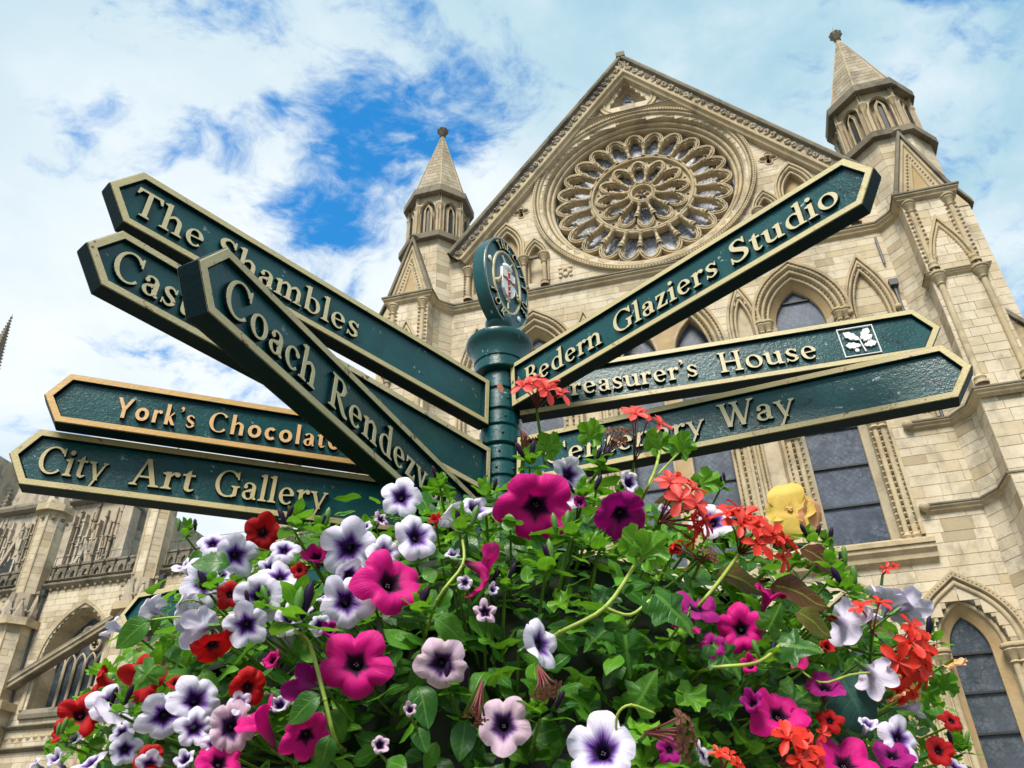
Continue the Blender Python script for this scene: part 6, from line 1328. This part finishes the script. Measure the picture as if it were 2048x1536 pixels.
def anther_mesh():
    b = MB(lambda u, v, w: (u, v, w))
    for k in range(4): a = k*1.7; b.ball((.05*math.cos(a), .05*math.sin(a), -.28), .022, 6, raw=True)
    return b.mesh('stamen', 'anther', True)
CAL, ANT = calyx_mesh(), anther_mesh()
BL = {k: [petunia_mesh(k, i*7+ord(k), 1.0, (0, .15, 0, .3)[i % 4]) for i in range(8)] for k in 'wpmvr'}
STAR = {k: petunia_mesh(k, 99, .8, 1.0) for k in 'wp'}
def half_open(kind):
    src = petunia_mesh(kind, 17, 1.0, .2)
    for v_ in src.vertices:
        x, y, z = v_.co; r = math.hypot(x, y)
        if r > .2: k_ = .2+(r-.2)*.62; v_.co = (x/r*k_, y/r*k_, z+(r-.2)*.45)
    return src
HALF = {k: half_open(k) for k in 'wpmvr'}
def leafm(kind, m, seed):
    rg = random.Random(seed); b = MB(); b.uv = []; n = 9 if kind != 'geranium' else 44
    if kind == 'geranium':       # round lobed leaf, stalk at the centre
        b.v.append((0, 0, .0)); b.uv.append((.5, .2))
        for j, f_ in enumerate((.5, 1.0)):
            for k in range(n):
                th = -math.pi*.93+2*math.pi*.93*k/(n-1)+math.pi/2; r = f_*(.72+.28*abs(math.cos(2.5*(th-math.pi/2)))**.7+(.06*math.cos(17*th) if f_ == 1 else 0)); 
                b.v.append((r*math.cos(th)*.62, r*math.sin(th)*.62+.3, .15*f_*f_*math.cos(5*(th-math.pi/2)+1)+.16*f_-.08+.04*math.sin(11*th)*f_)); b.uv.append((.3*math.cos(th*2.5)*f_, f_))
        for k in range(n-1): b.fc.append((0, 1+k, 2+k)); b.fc.append((1+k, 1+n+k, 2+n+k, 2+k))
    elif kind == 'ivy':
        out = [(0, 0), (.30, -.16), (.62, .02), (.48, .22), (.74, .42), (.42, .50), (.30, .72), (0, 1.12), (-.30, .72), (-.42, .50), (-.74, .42), (-.48, .22), (-.62, .02), (-.30, -.16)]
        b.v.append((0, .38, .07)); b.uv.append((0, .4))
        out = [o_ for a_, c_ in zip(out, out[1:]+out[:1]) for o_ in (a_, ((a_[0]+c_[0])/2*1.04, (a_[1]+c_[1])/2))]; N_ = len(out)
        for k_ in (.5, 1.0):
            for x, y in out:
                x, y = x*k_, .38+(y-.38)*k_; b.v.append((x*.8, y, -.20*x*x+.07*math.sin(9*y+seed+4*x)-.10*(y-.4)**2+.03*math.sin(23*x+11*y))); b.uv.append((x*.6, y))
        b.fc = [(0, 1+i, 1+(i+1) % N_) for i in range(N_)]+[(1+i, 1+N_+i, 1+N_+(i+1) % N_, 1+(i+1) % N_) for i in range(N_)]
    else:
        wd = {'oval': .34, 'long': .26, 'begonia': .40}[kind]; curl = rg.uniform(.05, .35); fold = rg.uniform(.08, .22); m_ = 2
        for i in range(n+1):
            t = i/n; w = wd*math.sin(math.pi*min(1, t**.82))**.75*(1 if kind != 'begonia' else 1+.06*(i % 2)); zc_ = -curl*t*t+.05*math.sin(t*6+seed)
            for k in range(-m_, m_+1):
                s_ = k/m_; b.v.append((w*s_*(1.15 if kind == 'begonia' and s_ > 0 else 1), t, zc_+fold*w*abs(s_)*2-.25*w*s_*s_+.02*math.sin(t*14+k*2))); b.uv.append((s_*.5, t))
        W_ = 2*m_+1
        for i in range(n):
            for k in range(W_-1): b.fc.append((i*W_+k, i*W_+k+1, (i+1)*W_+k+1, (i+1)*W_+k))
    b.tn = [0]*len(b.fc); return b.mesh('leaf', m, True, False)
LF = {'oval': [leafm('oval', 'leaf', i) for i in range(4)], 'bright': [leafm('oval', 'leaf_bright', 20+i) for i in range(3)], 'geranium': [leafm('geranium', 'leaf', i) for i in range(2)]+[leafm('geranium', 'leaf_bright', 5)],
      'ivy': [leafm('ivy', 'leaf_dark', i) for i in range(2)]+[leafm('ivy', 'leaf', 7)], 'bronze': [leafm('begonia', 'leaf_bronze', i) for i in range(2)], 'blue': [leafm('begonia', 'leaf_blue', 4)], 'long': [leafm('long', 'leaf', 9), leafm('long', 'leaf_bright', 10)]}
def orient(n, spin=0.0, up=Vector((0, 0, 1))):
    z = n.normalized(); x = up.cross(z)
    x = x.normalized() if x.length > 1e-3 else Vector((1, 0, 0)); y = z.cross(x); m = Matrix((x, y, z)).transposed()
    return m @ Matrix.Rotation(spin, 3, 'Z')
def place(name, me, parent, p, rm, s, **kw):
    mw = Matrix.Translation(p) @ rm.to_4x4() @ Matrix.Scale(s, 4)
    if parent is not None and parent.type == 'EMPTY': mw = Matrix.Translation(-parent.location) @ mw
    return obj(name, me, parent, mw=mw, **kw)
def surf(p, k=1.0):     # ellipsoid normal at p
    q = p-EC; return Vector((q.x/EA**2, q.y/EA**2, q.z/EB**2)).normalized()
def core_pt(p, k=.78):
    q = p-EC; l = math.sqrt(q.x**2/EA**2+q.y**2/EA**2+q.z**2/EB**2); return EC+q*(k/max(l, .1))
rg = random.Random(42)
class Plant:
    def __init__(s, name, label, cat, loc, group): s.o = root_empty(name, label, cat, loc, group=group); s.st = MB(); s.loc = Vector(loc); s.n = 0
    def stalk(s, a, bpt, r=.0022, sag=.03):
        a = Vector(a); c = core_pt(a) if bpt is None else Vector(bpt); m_ = (a+c)/2+Vector((rg.uniform(-.01, .01), rg.uniform(-.01, .01), -sag))
        pts = [a*(1-t)**2+m_*2*t*(1-t)+c*t*t for t in (0, .2, .4, .6, .8, 1)]; s.st.tube([p_-s.loc for p_ in pts], [r*.8, r, r, r*1.1, r*1.2, r*1.3], 5)
    def close(s):
        if s.st.v: s.st.build('stems', 'stem', s.o, smooth=True, fix=False, kind='stuff')
PL = {}
for k, (nm, lab, cat, loc) in PLANTS.items(): PL[k] = Plant(nm, lab, cat, loc, 'flowering plants in the planter')
for (pk, kind, shape, p, nrm, R_) in BLOOMS:
    P_ = PL[pk]; p = Vector(p); nrm = (Vector(nrm)+Vector((rg.uniform(-.3, .3), rg.uniform(-.15, .2), rg.uniform(-.25, .3)))).normalized()
    rm = orient(nrm, rg.uniform(0, 6.28))
    me = STAR[kind] if shape == 'star' and kind in STAR else HALF[kind] if shape == 'half' else rg.choice(BL[kind])
    o = place('bloom', me, P_.o, p, rm, R_); o.scale = (o.scale[0]*rg.uniform(.9, 1.08), o.scale[1]*rg.uniform(.88, 1.04), o.scale[2]*rg.uniform(.9, 1.3))
    obj('calyx', CAL, o)
    if shape != 'back': obj('stamen', ANT, o)
    P_.stalk(p-nrm.normalized()*R_*1.2, None, .0018+.012*R_)
# buds and seed pods
def bud_mesh(m):
    b = MB(lambda u, v, w: (u, v, w)); pr = [(.02, 0), (.10, .12), (.13, .35), (.16, .6), (.12, .85), (.02, 1.0)]
    b.lathe(0, 0, pr, 8); b.v = [(x, w, v_) for x, v_, w in b.v]; return b.mesh('bud', m, True)
BUDW, BUDM, BUDG = bud_mesh('p'), bud_mesh('v'), bud_mesh('sepal')
# ---- geranium heads
def floret_mesh(m, seed):
    r_ = random.Random(seed); b = MB(lambda u, v, w: (u, v, w))
    for k in range(5):
        a = 2*math.pi*k/5+(.25 if k in (0, 1) else -.1)+r_.uniform(-.15, .15); up = r_.uniform(.15, .75); ln = 1.0 if k > 1 else .85; wd = .26 if k > 1 else .19
        c, s_ = math.cos(a), math.sin(a); rows = []
        for i, t in enumerate((0, .3, .6, .85, 1.0)):
            w = wd*(.25, .62, 1.0, .9, .35)[i]; rr = t*ln*math.cos(up*.8); z = t*ln*math.sin(up)-.35*t*t
            rows += [(rr*c-s_*w*q, rr*s_+c*w*q, z+.10*abs(q)) for q in (-1, 0, 1)]
        b.add(rows, [(i*3+j, i*3+j+1, i*3+j+4, i*3+j+3) for i in range(4) for j in range(2)], True)
    for k in range(3): b.tube([(0, 0, 0), (.08*math.cos(k*2), .08*math.sin(k*2), .4)], .02, 4)
    b.tube([(0, 0, -.35), (0, 0, 0.02)], [.045, .07], 5)
    me = b.mesh('floret', m, True, False); me.materials.append(M['pedicel']); return me
FLO = {m_: [floret_mesh(m_, i) for i in range(4)] for m_ in ('scarlet', 'coral', 'dried')}
for (pk, m_, node, head, R_, n_, base) in HEADS:
    P_ = PL[pk]; node, head = Vector(node), Vector(head); ax = (head-node); L_ = ax.length; axn = ax.normalized()
    H = place('flower_head', None, P_.o, node, Matrix.Identity(3), 1)
    ped = MB(); fl = []
    for i in range(n_):
        a = 2.4*i; rr = R_*math.sqrt((i+.4)/n_)*.85; x = axn.orthogonal().normalized(); y = axn.cross(x)
        q = axn*(L_*rg.uniform(.82, 1.12)-rr*.25)+(x*math.cos(a)+y*math.sin(a))*rr
        if m_ == 'dried': q.z -= .012
        ped.tube([(0, 0, 0), q*.5+axn*.006, q*.93], [.0016, .0013, .0016], 5); fl.append(q)
    ped.build('pedicels', 'pedicel', H, smooth=True)
    for q in fl:
        sc_ = R_*rg.uniform(.58, .80)*(.6 if m_ == 'dried' else 1); sc_ = min(sc_, .030)
        nrm = (q.normalized()+Vector((rg.uniform(-.5, .5), rg.uniform(-.9, .1), rg.uniform(-.3, .5)))*.8)
        mwf = Matrix.Translation(q) @ orient(nrm, rg.uniform(0, 6)).to_4x4() @ Matrix.Scale(sc_, 4)
        o = obj('floret', rg.choice(FLO[m_]), H, mw=mwf)
    P_.stalk(node, base, .0030, .01)
# ---- yellow begonia blooms
def begonia_mesh(m, seed, closed=0.0):
    r_ = random.Random(seed); b = MB(); b.uv = []
    for k in range(4):
        a = math.pi/2*k+r_.uniform(-.2, .2); ln = (1.0, .8)[k % 2]; wd = (.62, .45)[k % 2]; c, s_ = math.cos(a), math.sin(a); base = len(b.v)
        for i in range(7):
            t = i/6; w = wd*math.sin(math.pi*min(1, t*.80+.08))**.7; rr = t*ln*(1-.55*closed); z = t*ln*closed*.8+.12*math.sin(t*3)-.15*t*t
            for j in range(5): q = (j-2)/2; b.v.append((rr*c-s_*w*q*(1-closed*.3), rr*s_+c*w*q*(1-closed*.3), z+.18*q*q*(.5+closed)*w+.03*math.sin(9*t+k)+.05*t*math.sin(8*q+k*2))); b.uv.append((q*.5, .2+.8*t))
        for i in range(6):
            for j in range(4): b.fc.append((base+i*5+j, base+i*5+j+1, base+(i+1)*5+j+1, base+(i+1)*5+j)); b.tn.append(0)
    return b.mesh('bloom', m, True, False)
BEG = {'y': begonia_mesh('y', 1), 'k': begonia_mesh('k', 2, .25)}
REDB = begonia_mesh('r', 8, .8)
for (pk, kind, p, nrm, R_) in BEGS:
    P_ = PL[pk]; p = Vector(p); nrm = Vector(nrm); me = {'y': BEG['y'], 'k': BEG['k'], 'R': REDB}[kind]
    o = place('bloom', me, P_.o, p, orient(nrm, rg.uniform(0, 6)), R_); P_.stalk(p-nrm.normalized()*R_*.1, None, .003)
    if kind == 'y':
        q = MB(lambda u, v, w: (u, v, w))
        for k in range(9): q.ball((.09*math.cos(k*2.4)*(k/9), .09*math.sin(k*2.4)*(k/9), .12), .05, 5, raw=True)
        q.build('stamen_cluster', 'letter_orange', o)
# ---- leaves: single leaves of every plant, then the dense under-foliage
def rand_surface(cx, cy, cz, spread, k0=.86, k1=1.04):
    q = (Vector((cx, cy, cz))-EC); q += Vector((rg.gauss(0, spread), rg.gauss(0, spread*.8), rg.gauss(0, spread*.7)))
    l = math.sqrt(q.x**2/EA**2+q.y**2/EA**2+q.z**2/EB**2); return EC+q*(rg.uniform(k0, k1)/l)
def leaf_basis(n, droop):
    n = n.normalized(); side = Vector((rg.gauss(0, 1), rg.gauss(0, 1), rg.gauss(0, .6))); side = (side-n*side.dot(n)).normalized()
    y = (side+n*rg.uniform(-.1, .7)+Vector((0, 0, droop))).normalized(); z = (n*.8+Vector((0, 0, 1.0))+Vector((rg.gauss(0, .45), rg.gauss(0, .45), rg.gauss(0, .3)))).normalized(); x = y.cross(z).normalized(); z = x.cross(y)
    return Matrix((x, y, z)).transposed()
for k, (nm, lab, cat, loc) in PLANTS.items():
    P_ = PL[k]; c = Vector(loc)
    kinds = {'petunia_plant': ['oval', 'oval', 'bright', 'long'], 'geranium_plant': ['geranium', 'geranium', 'geranium', 'oval'], 'begonia_plant': ['bronze', 'bronze', 'blue', 'oval'], 'ivy_plant': ['ivy', 'ivy', 'ivy', 'oval']}[nm]
    for i in range({'petunia_plant': 62, 'geranium_plant': 34, 'begonia_plant': 12, 'ivy_plant': 34}[nm]):
        p = rand_surface(c.x, c.y, c.z, .13, .88, 1.03); kd = rg.choice(kinds); s_ = {'oval': rg.uniform(.035, .058), 'long': rg.uniform(.04, .06), 'bright': rg.uniform(.025, .042), 'geranium': rg.uniform(.035, .052), 'ivy': rg.uniform(.035, .055), 'bronze': rg.uniform(.05, .085), 'blue': rg.uniform(.06, .09)}[kd]
        place('leaf', rg.choice(LF[kd]), P_.o, p, leaf_basis(surf(p), .1), s_)
for (pk, kd, p, yd, zd, s_) in LEAVES:
    y = Vector(yd).normalized(); z = Vector(zd); x = y.cross(z).normalized(); z = x.cross(y)
    place('leaf', LF['geranium'][2] if kd == 'geraniumB' else LF[kd][2 if kd == 'ivy' else 0], PL[pk].o, Vector(p), Matrix((x, y, z)).transposed(), s_)
for (pk, pts, r_) in STEMS:
    P_ = PL[pk]; r_ *= .48; q = MB(); q.tube([Vector(a)-P_.loc for a in catm(pts, 4)], r_, 7); 
    for a in pts[1:-1]: q.ball(tuple(Vector(a)-P_.loc), r_*1.35, 6, raw=True)
    q.build('thick_stem', 'stem_y', P_.o, smooth=True, fix=False)
# shoots: rosettes of small bright leaves at stem tips
for (pk, p, s_) in SHOOTS:
    P_ = PL[pk]; p = Vector(p)
    for i in range(11):
        a = i*2.4; el = .25+.09*i; y = Vector((math.cos(a)*math.cos(el), math.sin(a)*math.cos(el), math.sin(el))); z = Vector((-math.cos(a)*math.sin(el), -math.sin(a)*math.sin(el), math.cos(el)))+Vector((0, -.2, 0)); x = y.cross(z).normalized(); z = x.cross(y)
        place('leaf', rg.choice(LF['bright']+LF['oval'][:1]), P_.o, p+Vector((0, 0, .0025*i*s_/.03)), Matrix((x, y, z)).transposed(), s_*rg.uniform(.8, 1.25)*(1-.045*i))
    P_.stalk(p, None, .0025)
    for j in range(2): place('bud', rg.choice((BUDW, BUDG, BUDM)), P_.o, p+Vector((rg.uniform(-.02, .02), rg.uniform(-.02, .0), .01)), orient(Vector((rg.uniform(-.6, .6), -.3, 1))), s_*rg.uniform(.7, 1.1))
for P_ in PL.values(): P_.close()
# dense under-foliage as one mass
def bulk(name, kinds, n, k0, k1, smin, smax, seed, label, mat_):
    rr = random.Random(seed); b = MB(); b.uv = []; src = []
    for kd, mi in kinds:
        me = LF[kd][mi]; vs = [v_.co.copy() for v_ in me.vertices]; fs = [tuple(p_.vertices) for p_ in me.polygons]; uvs = {}
        for l_, d_ in zip(me.loops, me.uv_layers[0].data): uvs[l_.vertex_index] = tuple(d_.uv)
        src.append((vs, fs, uvs))
    for i in range(n):
        th = rr.uniform(0, 2*math.pi); cz_ = rr.uniform(-.75, 1); sz = math.sqrt(1-cz_*cz_); kk = rr.uniform(k0, k1)
        if math.sin(th)*sz > .55: continue
        p = EC+Vector((EA*math.cos(th)*sz*kk, EA*math.sin(th)*sz*kk, EB*cz_*kk)); m3 = leaf_basis(surf(p), .0); s_ = rr.uniform(smin, smax); vs, fs, uvs = rr.choice(src); b0 = len(b.v); tn = rr.uniform(-.6, .9)
        for j, v_ in enumerate(vs): q = p+m3 @ (v_*s_); b.v.append(tuple(q)); b.uv.append(uvs.get(j, (0, 0)))
        for f_ in fs: b.fc.append(tuple(b0+x for x in f_)); b.tn.append(tn)
    o = b.build(name, mat_, None, smooth=True, fix=False, kind='stuff', label=label, cat='foliage')
bulk('foliage', [('oval', 0), ('oval', 1), ('oval', 2), ('long', 0)], 7000, .80, .98, .026, .050, 1, 'dense dark green leaves filling the planter beneath the blooms', 'leaf')
bulk('young_foliage', [('bright', 0), ('geranium', 0)], 1300, .90, 1.0, .020, .040, 2, 'bright green young leaves scattered over the planter', 'leaf_bright')
